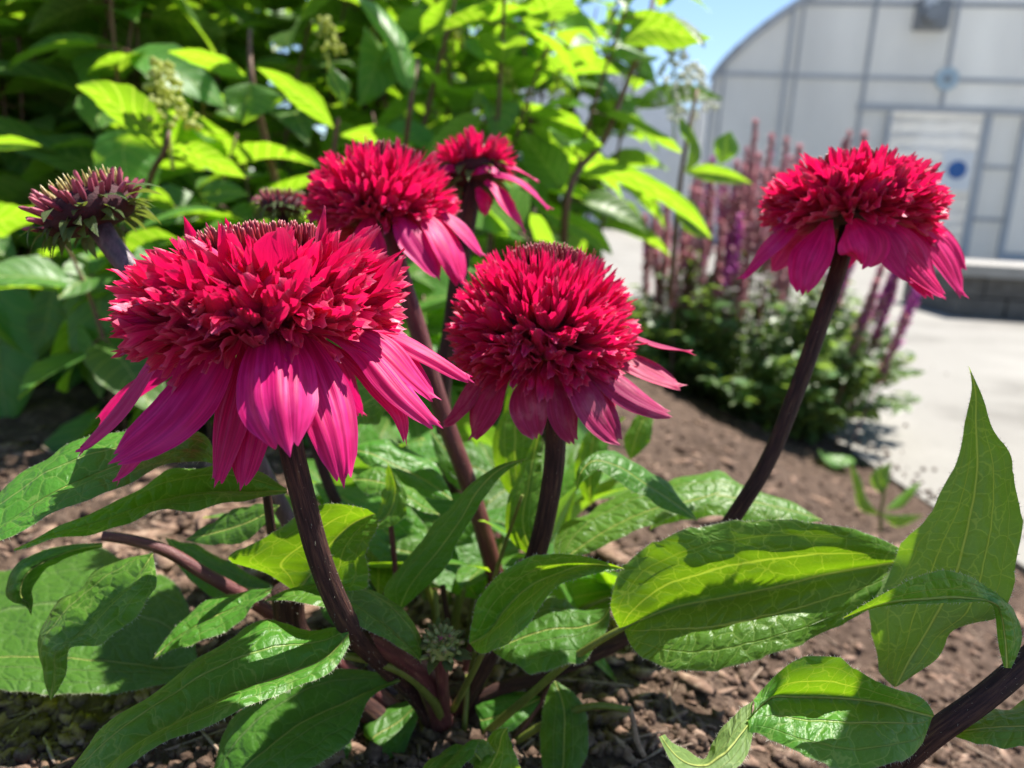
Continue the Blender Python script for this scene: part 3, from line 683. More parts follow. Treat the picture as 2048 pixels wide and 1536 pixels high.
# traced near leaves and twigs of the two front shrubs
def hleaf(par, st, seed, under=False, wave=.04, bulge=.12):
    me, G = leaf_from('leaf', st, MHYD, nv=22, nu=4, bulge=bulge, wave=wave, teeth=.05, under=under, seed=seed, quilt=.0)
    return link('leaf', me, par)
def S3(*rows, d=.6, dl=0, dr=0):
    """rows: (lx,ly,mx,my,rx,ry[,dd]) -> stations with depth d + dd, edges offset dl / dr"""
    r = []
    for k, q in enumerate(rows):
        dd = d + (q[6] if len(q) > 6 else 0); e = 0 if k in (0, len(rows) - 1) else 1
        r.append((q[0], q[1], dd + dl * e, q[2], q[3], dd, q[4], q[5], dd + dr * e))
    return r
HS = [
 (sh1, S3((325,298,325,300,325,302), (320,235,296,262,284,280,-.01), (278,182,240,216,224,236,-.02), (218,160,198,188,190,203,-.03), (153,170,153,172,153,174,-.03), d=.56, dl=-.012, dr=.012), 0),
 (sh1, S3((335,300,335,302,335,304), (365,284,368,302,362,316), (412,288,410,318,402,333), (462,322,455,338,440,346), (492,356,492,356,492,356), d=.57, dl=-.012, dr=.012), 0),
 (sh1, S3((300,268,300,268,300,268), (205,268,250,285,322,290), (186,320,250,332,320,335), (215,372,262,380,312,376), (285,405,285,405,285,405), d=.60, dl=-.005, dr=.015), 0),
 (sh1, S3((500,165,500,165,500,165), (452,178,498,186,560,188), (452,205,488,212,548,216), (468,230,485,232,518,232), (485,250,485,250,485,250), d=.64, dl=-.012, dr=-.006), 0),
 (sh1, S3((668,256,668,256,668,256), (645,198,640,222,632,240), (592,160,590,184,585,205), (540,138,545,150,545,165), (514,136,514,136,514,136), d=.60, dl=-.01, dr=.01), 0),
 (sh1, S3((500,160,500,160,500,160), (462,122,458,136,450,152), (400,98,400,114,395,130), (335,103,335,103,335,103), d=.66, dl=-.01, dr=.01), 0),
 (sh1, S3((822,182,822,182,822,182), (798,165,812,150,834,148), (778,100,795,95,815,90), (748,52,758,40,772,28), (715,0,715,-4,715,-8), d=.62, dl=.0, dr=.03), 0),
 (sh1, S3((690,215,690,215,690,215), (660,175,680,190,700,180), (655,150,665,150,690,155), (660,130,660,130,660,130), d=.66), 0),
 (sh2, S3((830,292,830,292,830,292), (790,262,780,282,770,302), (735,250,728,270,725,285), (682,268,682,270,682,272), d=.70, dl=-.01, dr=.01), 0),
 (sh2, S3((905,56,905,56,905,56), (935,18,945,32,950,52), (1000,5,1005,18,1010,40), (1055,10,1055,18,1050,32), (1092,22,1092,22,1092,22), d=.72, dl=-.015, dr=.015), 0),
 (sh2, S3((1195,312,1195,312,1195,312), (1165,262,1150,290,1135,312), (1105,248,1100,265,1095,285), (1055,250,1055,250,1055,250), d=.78, dl=-.01, dr=.01), 0),
 (sh2, S3((1165,348,1165,348,1165,348), (1205,328,1210,342,1205,358), (1270,338,1270,356,1255,372), (1345,378,1335,396,1318,402), (1400,430,1390,440,1378,440), (1424,478,1424,478,1424,478), d=.68, dl=-.01, dr=.01), 0),
 (sh2, S3((1240,90,1240,90,1240,90), (1290,32,1300,55,1305,95), (1350,40,1350,65,1345,100), (1395,62,1392,74,1385,92), (1426,76,1426,76,1426,76), d=.74, dl=-.012, dr=.01), 0),
 (sh2, S3((1370,345,1370,345,1370,345), (1410,328,1415,345,1415,362), (1460,338,1460,352,1455,366), (1505,368,1505,368,1505,368), d=.80, dl=-.01), 0),
 (sh2, S3((1368,345,1368,345,1368,345), (1378,290,1392,300,1400,318), (1358,260,1378,255,1392,275), (1360,230,1360,230,1360,230), d=.80), 0),
 (sh2, S3((1440,330,1440,330,1440,330), (1428,295,1450,295,1478,300), (1432,278,1452,276,1474,284), (1462,262,1462,262,1462,262), d=.83), 0),
 (sh2, S3((1345,378,1345,378,1345,378), (1350,420,1370,415,1390,408), (1370,460,1390,450,1408,442), (1424,480,1424,480,1424,480), d=.81), 0),
 (sh1, S3((-40,290,-40,290,-40,290), (0,272,0,285,0,300), (45,276,45,286,42,298), (84,292,84,292,84,292), d=.58, dl=-.01), 0),
 (sh1, S3((-60,430,-60,430,-60,430), (0,408,0,440,0,472), (50,412,50,432,50,450), (110,428,110,428,110,428), d=.60, dl=-.02, dr=.02), 0),
 (sh1, S3((-30,500,-30,500,-30,500), (-60,600,-10,600,60,590), (-60,740,0,740,76,690), (-40,820,10,820,60,790), (20,862,20,862,20,862), d=.66), 0),
 (sh1, S3((200,520,200,520,200,520), (140,575,200,580,258,570), (136,660,195,670,262,660), (155,735,198,745,240,725), (200,798,200,798,200,798), d=.62), 0),
 (sh1, S3((110,560,110,560,110,560), (60,600,100,610,140,600), (20,660,80,680,130,660), (15,700,45,712,80,715), (25,748,25,748,25,748), d=.66), 0),
 (sh1, S3((150,400,150,400,150,400), (90,450,140,460,185,440), (70,520,120,530,175,515), (95,570,110,570,130,562), (100,600,100,600,100,600), d=.72), 0),
 (sh1, S3((400,390,400,390,400,390), (415,365,425,390,420,412), (455,362,455,385,450,405), (498,390,498,390,498,390), d=.66), 0),
 (sh2, S3((1080,420,1080,420,1080,420), (1130,420,1125,440,1110,455), (1190,450,1180,468,1165,478), (1215,480,1208,490,1195,495), (1225,510,1225,510,1225,510), d=.74, dl=-.01), 0),
 (sh2, S3((940,215,940,215,940,215), (960,180,985,215,1035,205), (968,225,990,245,1035,235), (980,268,995,270,1015,262), (1000,285,1000,285,1000,285), d=.74), 0),
]
for i, (par, st_, un) in enumerate(HS): hleaf(par, st_, 100 + i, bool(un))
def twig(par, pts, r0, r1, mat=MTWIG, name='branch'):
    mb = MB(); P = [at(*p) for p in pts]; tube(mb, P, list(np.linspace(r0, r1, len(P))), 24, 8, rough=.06); return link(name, mb.mesh(name, mat), par)
twig(sh1, [(270,520,.66),(290,400,.62),(312,330,.58),(330,300,.56),(338,262,.56)], .0030, .0018)
twig(sh1, [(640,560,.72),(655,420,.66),(668,300,.62),(676,235,.61)], .0028, .0018)
twig(sh1, [(560,400,.72),(530,280,.69),(505,165,.66),(500,60,.68)], .004, .002)
twig(sh2, [(795,420,.70),(810,300,.66),(822,200,.63),(836,120,.64)], .0028, .0018)
twig(sh2, [(1130,560,.78),(1150,350,.71),(1205,285,.74),(1240,200,.76),(1290,70,.76),(1310,-30,.78)], .004, .002)
twig(sh2, [(830,330,.80),(872,150,.76),(895,60,.74),(915,-30,.74)], .0028, .0016)
twig(sh2, [(1340,600,.86),(1350,480,.83),(1362,350,.81),(1395,180,.82)], .0035, .0018)
pm = panicle_mesh('flower_panicle', 5, 110, .046, .026, MPAN); link('flower_panicle', pm, sh1, frame_M(at(336, 255, .56), cdir(1, 0, .3), cdir(.05, 1, .2), 1.0))
for (x, y, d_, s) in ((655,105,.72,.9), (1010,190,.8,.9), (1120,210,.85,1.0)):
    pm = panicle_mesh('flower_panicle', int(x), 50, .035, .02, MPAN); link('flower_panicle', pm, sh1 if x < 800 else sh2, frame_M(at(x, y, d_), cdir(1, 0, .3), cdir(.05, 1, .2), s))
# ================================================================== SALVIA CLUMP
SV = [generic_leaf('salvia_leaf', MSALV, 5, 1, wid=rw, fold=.4, droop=dr, twist=tw, wave=.05, seed=i + 20) for i, (rw, dr, tw) in enumerate([(.30, .2, .1), (.26, .4, -.2), (.34, .15, .2)])]
MSPK = simple_mat('faded_salvia_bract', [(.3, (.36, .17, .19)), (.55, (.52, .30, .32)), (.75, (.60, .46, .44))], 160, .7, .3, .001, tf=.45, trans=(.62, .28, .32))
MSPKM = simple_mat('magenta_salvia_flower', [(.3, (.35, .04, .30)), (.7, (.55, .09, .50))], 160, .6, .3, .001, tf=.3, trans=(.7, .08, .55))
def spike_mesh(seed, L, mat, mat2=None, fresh=0.0):
    rnd = random.Random(seed); V = []; Fc = []; b = MB()
    tube(b, [(0, 0, -.11), (0, 0, L)], [.0013, .0007], 8, 5)
    nsplit = len(b.f)
    n = int(L / .0021)
    fl = []
    for i in range(n):
        z = L * (i / n) ; rr = .0175 * (1 - .55 * i / n) * rnd.uniform(.6, 1.2)
        for k in range(4):
            th = rnd.uniform(0, 6.28); o = Vector((math.cos(th), math.sin(th), .9)).normalized(); x = o.cross(Vector((0, 0, 1))).normalized() * .0036
            p = Vector((0, 0, z)); q = p + o * rr; m_ = p + o * rr * .5
            b.add([p, m_ - x, q, m_ + x], [(0, 1, 2, 3)]); fl.append(1 if rnd.random() < fresh else 0)
    me = mesh('flower_spike', b.v, b.f, mat, True)
    if mat2:
        me.materials.append(mat2); mi = [0] * nsplit + fl; me.polygons.foreach_set('material_index', mi)
    return me
sal = thing('salvia_plant', 'blurred salvia clump with faded pink flower spikes at the path edge', 'plant', on_soil(1470, 850))
sc = on_soil(1525, 850); sc = Vector((sc.x, sc.y + .10, zsoil(sc.x, sc.y)))
rn = random.Random(8); sit = []; stems = MB()
for i in range(240):
    th = rn.uniform(0, 6.28); r = .02 + .22 * rn.random() ** .55; bx, by = sc.x + r * .55 * math.cos(th), sc.y + r * .55 * math.sin(th)
    z0 = zsoil(bx, by) - .01; h = .30 * math.sqrt(max(1 - (r / .26) ** 2, .05)) * rn.uniform(.55, 1.05)
    tip = Vector((sc.x + r * 1.25 * math.cos(th), sc.y + r * 1.1 * math.sin(th), z0 + h))
    P = [Vector((bx, by, z0)), Vector((bx, by, z0)).lerp(tip, .55) + Vector((0, 0, .02)), tip]
    tube(stems, P, [.0016, .0012, .0008], 8, 5, cap=False); C = catmull([list(p) for p in P], 20)
    for k in range(2, 20):
        for s_ in range(2):
            an = rn.uniform(0, 6.28); d = Vector((math.cos(an), math.sin(an), rn.uniform(-.2, .6))).normalized(); p = Vector(C[k])
            sit.append((SV[rn.randrange(3)], frame_M(p, d, Vector((rn.gauss(0, .4), rn.gauss(0, .4), 1)), rn.uniform(.018, .034)), p))
order = sorted(range(len(sit)), key=lambda i: (sit[i][2] - CM.translation).length); first = set(order[:300])
for i, (me, M, c) in enumerate(sit):
    if i in first: link('leaf', me, sal, M)
tag(link('foliage', merged('foliage', MSALV, [(m_, M) for i, (m_, M, c) in enumerate(sit) if i not in first]), sal), kind='stuff')
link('stems', stems.mesh('stems', MSTEMG), sal)['kind'] = 'stuff'
SPK = [spike_mesh(i, L, MSPK, MSPKM, f) for i, (L, f) in enumerate([(.13, .02), (.15, .0), (.11, .08), (.12, .45), (.10, .8)])]
def spike(px, py, d, k, lean=(0, 0), s=1.0):
    d += .10 + (.06 if py > 400 else 0); top = at(px, py, d); up_ = Vector((lean[0], lean[1], 1)).normalized(); L = [.13, .15, .11, .12, .10][k] * s
    link('flower_spike', SPK[k], sal, frame_M(top - up_ * L, up_.cross(Vector((0, 1, .2))), up_, s))
for (x, y, d, k, lx) in [(1512,240,1.22,1,.0),(1545,268,1.25,0,.02),(1575,275,1.28,0,.03),(1600,290,1.25,2,.05),(1490,330,1.2,0,-.02),(1455,350,1.18,2,-.05),(1425,360,1.2,0,-.05),(1400,380,1.15,2,-.08),(1370,395,1.2,0,-.1),(1335,380,1.22,1,-.1),(1310,400,1.18,0,-.15),(1290,430,1.2,2,-.2),(1530,340,1.15,0,0),(1560,360,1.15,1,.03),(1480,430,1.1,4,.0),(1445,440,1.12,0,-.04),(1410,450,1.1,2,-.06),(1350,460,1.1,0,-.1),(1700,262,1.3,0,.05),(1730,265,1.3,2,.06),(1690,280,1.3,0,.05),(1640,420,1.15,0,.12),(1680,470,1.12,2,.2),(1720,480,1.1,3,.3),(1770,520,1.08,0,.3),(1800,545,1.08,3,.32),(1840,580,1.05,4,.4),(1755,560,1.05,2,.3),(1815,630,1.03,0,.45),(1600,430,1.1,0,.08),(1570,450,1.1,2,.05),(1500,450,1.1,1,.0)]:
    spike(x, y, d, k, (lx * .6, rn.uniform(-.1, .1)), rn.uniform(.85, 1.1))
    if y < 470 and x < 1620: spike(x + rn.uniform(-26, 26), y + rn.uniform(15, 70), d + rn.uniform(.02, .12), k if k > 2 else rn.randrange(3), (lx * .6 + rn.uniform(-.08, .08), rn.uniform(-.1, .1)), rn.uniform(.8, 1.1))
for i in range(34):
    spike(rn.uniform(1285, 1640), rn.uniform(300, 470), rn.uniform(1.25, 1.45), rn.choice((0, 0, 1, 2, 2, 3)), (rn.uniform(-.12, .12), rn.uniform(-.12, .12)), rn.uniform(.8, 1.15))
for i in range(7):
    spike(rn.uniform(1720, 1835), rn.uniform(480, 620), rn.uniform(1.05, 1.15), rn.choice((3, 4, 3, 0)), (rn.uniform(.1, .3), rn.uniform(-.12, .12)), rn.uniform(.7, .95))
# ------------------------------------------------------------------ small weed at the bed edge
wd = thing('seedling', 'small pale green seedling at the edge of the bed beside the path', 'plant', on_soil(1765, 1060))
wb = on_soil(1765, 1062); wd_ = proj(wb)[2]
mb = MB(); tube(mb, [wb - Vector((0, 0, .01)), at(1762, 1020, wd_), at(1768, 985, wd_), at(1765, 965, wd_)], [.0022, .002, .0016, .001], 14, 6); link('stem', mb.mesh('stem', MSTEMG), wd)
for i, st_ in enumerate([S3((1766,990,1766,990,1766,990), (1742,965,1758,960,1778,962), (1745,945,1760,940,1780,942), (1785,925,1785,925,1785,925), d=wd_), S3((1770,1020,1770,1020,1770,1020), (1795,995,1798,1005,1802,1015), (1820,975,1822,982,1826,990), (1843,963,1843,963,1843,963), d=wd_, dl=.01),
    S3((1762,1030,1762,1030,1762,1030), (1735,1000,1728,1012,1722,1020), (1722,960,1714,968,1708,975), (1700,920,1700,920,1700,920), d=wd_ + .01), S3((1760,1025,1760,1025,1760,1025), (1785,1030,1790,1040,1790,1052), (1820,1030,1822,1038,1820,1046), (1848,1030,1848,1030,1848,1030), d=wd_ + .01)]):
    me, G = leaf_from('leaf', st_, MHYD, nv=14, nu=3, seed=300 + i, teeth=.0, quilt=0); link('leaf', me, wd)
fl = thing('fallen_leaf', 'yellowish leaf lying on the soil at the bed edge left of the seedling', 'leaf', on_soil(1670, 925))
fd = proj(on_soil(1670, 935))[2] - .01
me, G = leaf_from('blade', S3((1636,900,1636,900,1636,900), (1650,905,1652,915,1655,928), (1675,910,1678,920,1678,935), (1702,915,1702,920,1702,930), (1712,925,1712,925,1712,925), d=fd, dl=.012, dr=-.012), MHYD, nv=14, nu=3, seed=333, quilt=0); link('blade', me, fl)

for (x, y, d_, q) in ((1348, 215, .98, 1.5), (1385, 235, 1.0, 1.3)):
    pm = panicle_mesh('flower_panicle', int(x), 70, .05, .03, MPANW); link('flower_panicle', pm, sh2, frame_M(at(x, y, d_), cdir(1, 0, .3), cdir(.05, 1, .2), q))
# ================================================================== CONEFLOWERS
def floret_mesh(seed, mat=None, wid=.13, curl=.1, fold=.5, teeth=2, point=False, twist=0.0, crinkle=.05, nv=8):
    rnd = random.Random(seed); nu = 2; V = []; U = []; ph = rnd.uniform(0, 6)
    endp = {2: [.86, .99, .90, 1.0, .84], 3: [.97, .88, 1.0, .87, .95], 1: [.82, .93, 1.0, .92, .80]}[teeth]
    endp = [1 - (1 - e) * .75 + rnd.uniform(-.02, .02) for e in endp]
    for i in range(nv + 1):
        v = i / nv
        prof = (.30 + .70 * sstep(v / .62)) * (1 if v < .72 else 1 - (.42 if not point else .93) * ((v - .72) / .28) ** 1.3)
        if point: prof = (.55 + .45 * sstep(v / .35)) * (1 - .95 * max(0, (v - .45) / .55) ** 1.2)
        for j in range(5):
            a = (j - 2) / 2; y = v * (1 + (endp[j] - 1) * sstep((v - .55) / .45)) if not point else v
            x = a * wid * prof
            z = abs(a) ** 1.3 * fold * wid * prof * (1.5 - 1.0 * v) + curl * (v ** 2) + crinkle * math.sin(9 * v + ph + a * 2.2) * v * .5 - .04 * math.sin(math.pi * v)
            if v > .8: z += (rnd.uniform(-.012, .012))
            t = twist * v; V.append((x * math.cos(t) - z * 0.15 * math.sin(t), y, z + x * math.sin(t))); U.append(((a + 1) / 2, v))
    Fc = [(i * 5 + j, i * 5 + j + 1, (i + 1) * 5 + j + 1, (i + 1) * 5 + j) for i in range(nv) for j in range(4)]
    return mesh('floret', V, Fc, mat or MFLOR, True, U, U)
FV = [floret_mesh(i, None, w_, c_, f_, t_, False, tw, cr) for i, (w_, c_, f_, t_, tw, cr) in enumerate([
    (.15, .16, .7, 2, .3, .08), (.13, -.22, .9, 3, -.5, .10), (.17, .36, .5, 2, .7, .12), (.12, .08, 1.1, 1, -.2, .06), (.15, -.38, .7, 3, .5, .12), (.16, .46, .8, 2, -.8, .10), (.12, .26, 1.2, 1, .3, .06), (.19, -.12, .5, 3, -.4, .14)])]
FP = [floret_mesh(40 + i, None, w_, c_, .9, 1, True, tw, .03) for i, (w_, c_, tw) in enumerate([(.10, .10, .1), (.085, -.06, -.2), (.11, .2, .3), (.095, .02, 0)])]
def spline1(P, t):
    t = t * (len(P) - 1); i = min(int(t), len(P) - 2); f = t - i
    return tuple(P[i][k] * (1 - f) + P[i + 1][k] * f for k in range(len(P[0])))
def pompom(par, C, n, R, tips, bases, cnt, seed, show=300, lenj=.055, wscale=1.0, fv=None, fp=None, pointed=.25, disc_r=.36, disc_h=.5, disc_n=110, discmat=None, jit=.16, spikes=0):
    """C base centre, n axis; tips / bases: (radius, height) profiles in units of R"""
    rnd = random.Random(seed); fv = fv or FV; fp = fp or FP
    n = Vector(n).normalized(); e1 = n.cross(Vector((.2, 1, .1))).normalized(); e2 = n.cross(e1)
    items = []; ga = math.pi * (3 - 5 ** .5)
    for i in range(cnt):
        t = ((i + .5) / cnt) ** .80; th = i * ga + rnd.uniform(-jit, jit)
        t2 = min(max(t + rnd.uniform(-.06, .06), 0), 1)
        r1, h1 = spline1(tips, t2); r0, h0 = spline1(bases, t2)
        th2 = th + rnd.gauss(0, jit)
        o0 = e1 * math.cos(th) + e2 * math.sin(th); o1 = e1 * math.cos(th2) + e2 * math.sin(th2)
        b = C + o0 * r0 * R + n * h0 * R
        k = 1 + rnd.gauss(0, lenj) - (.22 if rnd.random() < .16 else 0)
        e = C + o1 * r1 * R + n * (h1 + rnd.gauss(0, .028)) * R
        d = e - b; L = d.length * k
        hint = n * (.35 + 1.0 * t) - o0 * (1 - t) * .9 + Vector((rnd.gauss(0, .35), rnd.gauss(0, .35), rnd.gauss(0, .35)))
        pt = rnd.random() < (pointed if t > .14 else .6)
        me = (fp if pt else fv)[rnd.randrange(len(fp if pt else fv))]
        ws = R * .50 * wscale * (.46 + .72 * min(t * 1.6, 1)) * rnd.uniform(.8, 1.2)
        if pt: ws *= .95
        items.append((me, frame_M(b, d, hint, (ws, L, ws)), b + d * .8))
    order = sorted(range(cnt), key=lambda i: (items[i][2] - CM.translation).length); first = set(order[:show])
    for i in first: link('floret', items[i][0], par, items[i][1])
    rest = [(items[i][0], items[i][1]) for i in range(cnt) if i not in first]
    if rest: tag(link('florets', merged('florets', fv[0].materials[0], rest), par), kind='stuff')
    # the central disc: short upright spikes
    mb = MB()
    for i in range(disc_n):
        r = disc_r * R * math.sqrt((i + .5) / disc_n); th = i * ga; o = e1 * math.cos(th) + e2 * math.sin(th)
        h = R * rnd.uniform(.16, .24); p = C + o * r + n * (disc_h * R * (1 - .10 * (r / (disc_r * R)) ** 2) - h * .5); d = (n + o * (.25 * r / (disc_r * R)) + Vector((rnd.gauss(0, .05),) * 3)).normalized()
        x = d.cross(o).normalized(); y = d.cross(x); w_ = R * .020; q = len(mb.v); V = []; U = []
        for v_, s_ in ((0, .9), (.6, 1.0), (.9, .55), (1, .12)):
            for a in range(5): V.append(p + d * h * v_ + (x * math.cos(a * 1.2566) + y * math.sin(a * 1.2566)) * w_ * s_); U.append((.5, v_))
        mb.add(V, [(k * 5 + a, k * 5 + (a + 1) % 5, k * 5 + 5 + (a + 1) % 5, k * 5 + 5 + a) for k in range(3) for a in range(5)] + [(15, 16, 17, 18, 19)], U, U)
    link('disc_spikes', mb.mesh('disc_spikes', discmat or MDISC), par)['kind'] = 'stuff'
def receptacle(root, C, n, R, rr=.40, h0=-.16, h1=.36):
    """the solid cone that carries the florets: the mesh of the flower head"""
    n = Vector(n).normalized(); e1 = n.cross(Vector((.2, 1, .1))).normalized(); e2 = n.cross(e1)
    prof = [(.0, h0), (.5, h0 + .02), (.9, h0 + .10), (1.0, h0 + .2), (.95, h1 * .55), (.8, h1 * .85), (.45, h1 * .98), (.0, h1)]; V = []; k = 18
    for r, h in prof: V += [C + (e1 * math.cos(a * 2 * math.pi / k) + e2 * math.sin(a * 2 * math.pi / k)) * max(r, .02) * rr * R + n * h * R for a in range(k)]
    Fc = [(i * k + a, i * k + (a + 1) % k, (i + 1) * k + (a + 1) % k, (i + 1) * k + a) for i in range(len(prof) - 1) for a in range(k)]
    return link('flower_head', mesh('flower_head', [tuple(v) for v in V], Fc, MCONE), root)
def petal(par, pts, wpx, C, n, mat=None, cup=-.20, teeth=3, seed=0, nv=30, nu=8, roll=0.0, face=None, nose=.50, tooth=.055, label=None, out=1.0):
    mat = mat or MPETAL
    P = [at(*p) for p in pts]; dm = sum(p[2] for p in pts) / len(pts); W = wpx * 1.02 * dm / F / 2
    Q = catmull([list(p) for p in P], nv + 1); n = Vector(n).normalized(); rnd = random.Random(seed); ph = [rnd.uniform(0, 6.28) for _ in range(4)]
    L = float(np.sum(np.linalg.norm(np.diff(Q, axis=0), axis=1)))
    Qv = [Vector(q) for q in Q]; V = []; U = []; PP = []
    if face is None: face = .5 if pts[-1][2] <= proj(C)[2] else 0
    def frame(i):
        t = (Qv[min(i + 1, nv)] - Qv[max(i - 1, 0)]).normalized(); rr = Qv[i] - C; rr = rr - n * rr.dot(n)
        if rr.length > 1e-6: rr.normalize()
        N = rr * out + n * .75 + (CM.translation - Qv[i]).normalized() * face; N = (N - t * N.dot(t)).normalized(); X = t.cross(N).normalized()
        if roll: a = roll * (i / nv); X, N = X * math.cos(a) + N * math.sin(a), N * math.cos(a) - X * math.sin(a)
        return t, N, X
    tl = [rnd.uniform(.75, 1.0) for _ in range(teeth)]
    for i in range(nv + 1):
        v = i / nv
        for j in range(-nu, nu + 1):
            a = j / nu
            # three teeth at the tip: the blade ends at ymax(a)
            q = (a + 1) / 2 * teeth; ti = min(int(q), teeth - 1); fr = abs(q - ti - .5) * 2
            ymax = 1 - tooth * (fr ** 1.4) * 1.1 - (1 - tl[ti]) * tooth - .09 * a * a
            vv = v * ymax; ii = vv * nv; i0 = min(int(ii), nv - 1); f = ii - i0
            p = Qv[i0].lerp(Qv[i0 + 1], f); t, N, X = frame(i0)
            pr = (.28 + .72 * math.sin(min(vv / .56, 1) * math.pi / 2) ** 1.3)
            if vv > nose: pr *= 1 - .74 * ((vv - nose) / (1 - nose)) ** 1.75
            x = a * W * pr
            h = cup * W * pr * (a * a) + .060 * W * (math.cos(a * math.pi * 4.0)) * sstep(vv / .25) * pr
            h += W * .06 * abs(a) ** 1.5 * math.sin(vv * 9 + ph[0 if a < 0 else 1]) + W * .05 * math.sin(vv * 5 + a * 3 + ph[2])
            if vv > .88: h += W * .22 * (vv - .88) / .12 * math.sin(ti * 2.4 + ph[3])
            V.append(p + X * x + N * h); U.append(((a + 1) / 2, v)); PP.append((x * 100, vv * L * 100))
    k = 2 * nu + 1
    Fc = [(i * k + j, (i + 1) * k + j, (i + 1) * k + j + 1, i * k + j + 1) for i in range(nv) for j in range(2 * nu)]
    o = link('petal', mesh('petal', [tuple(v) for v in V], Fc, mat, True, U, PP), par)
    if label: o['label'] = label
    return o
def stem_obj(root, pts, wpx0, wpx1, mat, name='stem', n=40, seg=12):
    P = [at(*p) for p in pts]; mb = MB(); r0 = wpx0 * pts[0][2] / F / 2; r1 = wpx1 * pts[-1][2] / F / 2
    tube(mb, P, list(np.linspace(r0, r1, len(P))), n, seg, rough=.05, seed=len(pts)); o = link(name, mb.mesh(name, mat), root)
    # soft short hairs along the stem
    rnd = random.Random(int(pts[0][0])); V = []; Fc = []
    for k in range(int(420 * (1 if pts[0][2] < .24 else .4))):
        f = rnd.randrange(len(mb.f) - 2); q = mb.f[f]; p = Vector(mb.v[q[0]]).lerp(Vector(mb.v[q[2]]), rnd.random()); nrm = (Vector(mb.v[q[1]]) - Vector(mb.v[q[0]])).cross(Vector(mb.v[q[3]]) - Vector(mb.v[q[0]])).normalized()
        c = (Vector(mb.v[q[1]]) - Vector(mb.v[q[0]])).normalized() * .00006; d = (nrm + Vector((rnd.gauss(0, .4), rnd.gauss(0, .4), rnd.gauss(0, .4)))).normalized() * rnd.uniform(.0004, .0009); m = len(V)
        V += [p - c, p + c, p + d]; Fc.append((m, m + 1, m + 2))
    tag(link('hairs', mesh('hairs', [tuple(v) for v in V], Fc, MHAIR, False), o), kind='stuff')
    return o
GRP = 'magenta coneflowers'
CROWN = (880, 1440, .305)
def flower(label, C, n, R, tips, bases, cnt, seed, stem, sw, base=None, **kw):
    root = thing('coneflower', label, 'flower', at(*stem[-1]), GRP)
    s = stem_obj(root, stem, sw[0], sw[1], kw.pop('stemmat', MSTEM))
    h = receptacle(root, C, n, R, kw.pop('rr', .40), kw.pop('rh0', -.16), kw.pop('rh1', .36))
    pompom(h, C, n, R, tips, bases, cnt, seed, **kw)
    return root, h
# --- front flower
d0 = .212; C = at(536, 638, d0); R = 272 * d0 / F; n = cdir(-.09, 1.0, .15)
A, H = flower('large sharp coneflower in front with broad pink petals and flat-topped crimson pompom', C, n, R,
    [(.46, .50), (.62, .53), (.82, .46), (.98, .29), (1.06, .09), (1.00, -.06), (.88, -.22)],
    [(.36, .34), (.36, .27), (.38, .18), (.38, .10), (.38, .02), (.36, -.04), (.34, -.10)], 800, 1,
    [(556,690,.212), (585,905,.214), (610,1010,.217), (640,1120,.222), (690,1240,.232), (770,1330,.26), (850,1420,.295), (875,1470,.305)], (50, 36),
    disc_r=.42, disc_h=.60, disc_n=230, wscale=.78, pointed=.12, jit=.22)
for i, (pts, w_, kw) in enumerate([
    ([(400,630,.214), (315,715,.212), (225,830,.211), (148,914,.212)], 116, {'face': .7, 'roll': -.25}),
    ([(450,640,.215), (360,770,.213), (285,880,.213), (222,975,.214)], 112, {'face': .8}),
    ([(470,650,.203), (405,750,.191), (325,850,.182), (214,930,.178)], 124, {'face': .6, 'roll': .2}),
    ([(500,660,.203), (478,770,.199), (452,880,.197), (428,980,.198)], 78, {}),
    ([(530,670,.205), (515,780,.201), (495,890,.199), (480,985,.200)], 92, {}),
    ([(545,640,.200), (553,715,.183), (558,820,.173), (580,916,.172)], 152, {'cup': -.40, 'nose': .66}),
    ([(595,650,.201), (640,760,.190), (672,870,.184), (690,980,.183)], 112, {}),
    ([(640,660,.203), (735,700,.199), (815,790,.195), (888,862,.194)], 76, {'cup': -.5}),
    ([(650,680,.206), (760,765,.203), (805,830,.202), (812,896,.202)], 52, {'cup': -.6}),
    ([(670,650,.207), (770,685,.204), (830,750,.203), (880,806,.204)], 84, {}),
    ([(690,640,.209), (780,665,.208), (860,705,.208), (952,766,.209)], 62, {'cup': -.5}),
    ([(430,640,.222), (345,720,.226), (250,790,.230), (190,845,.234)], 100, {}),
    ([(470,650,.226), (420,720,.238), (380,800,.246), (360,860,.250)], 95, {}),
    ([(540,650,.228), (545,730,.242), (550,800,.250), (555,850,.253)], 95, {}),
    ([(610,650,.226), (660,720,.236), (700,790,.242), (730,840,.245)], 95, {})]):
    petal(H, pts, w_, C, n, seed=i, **kw)
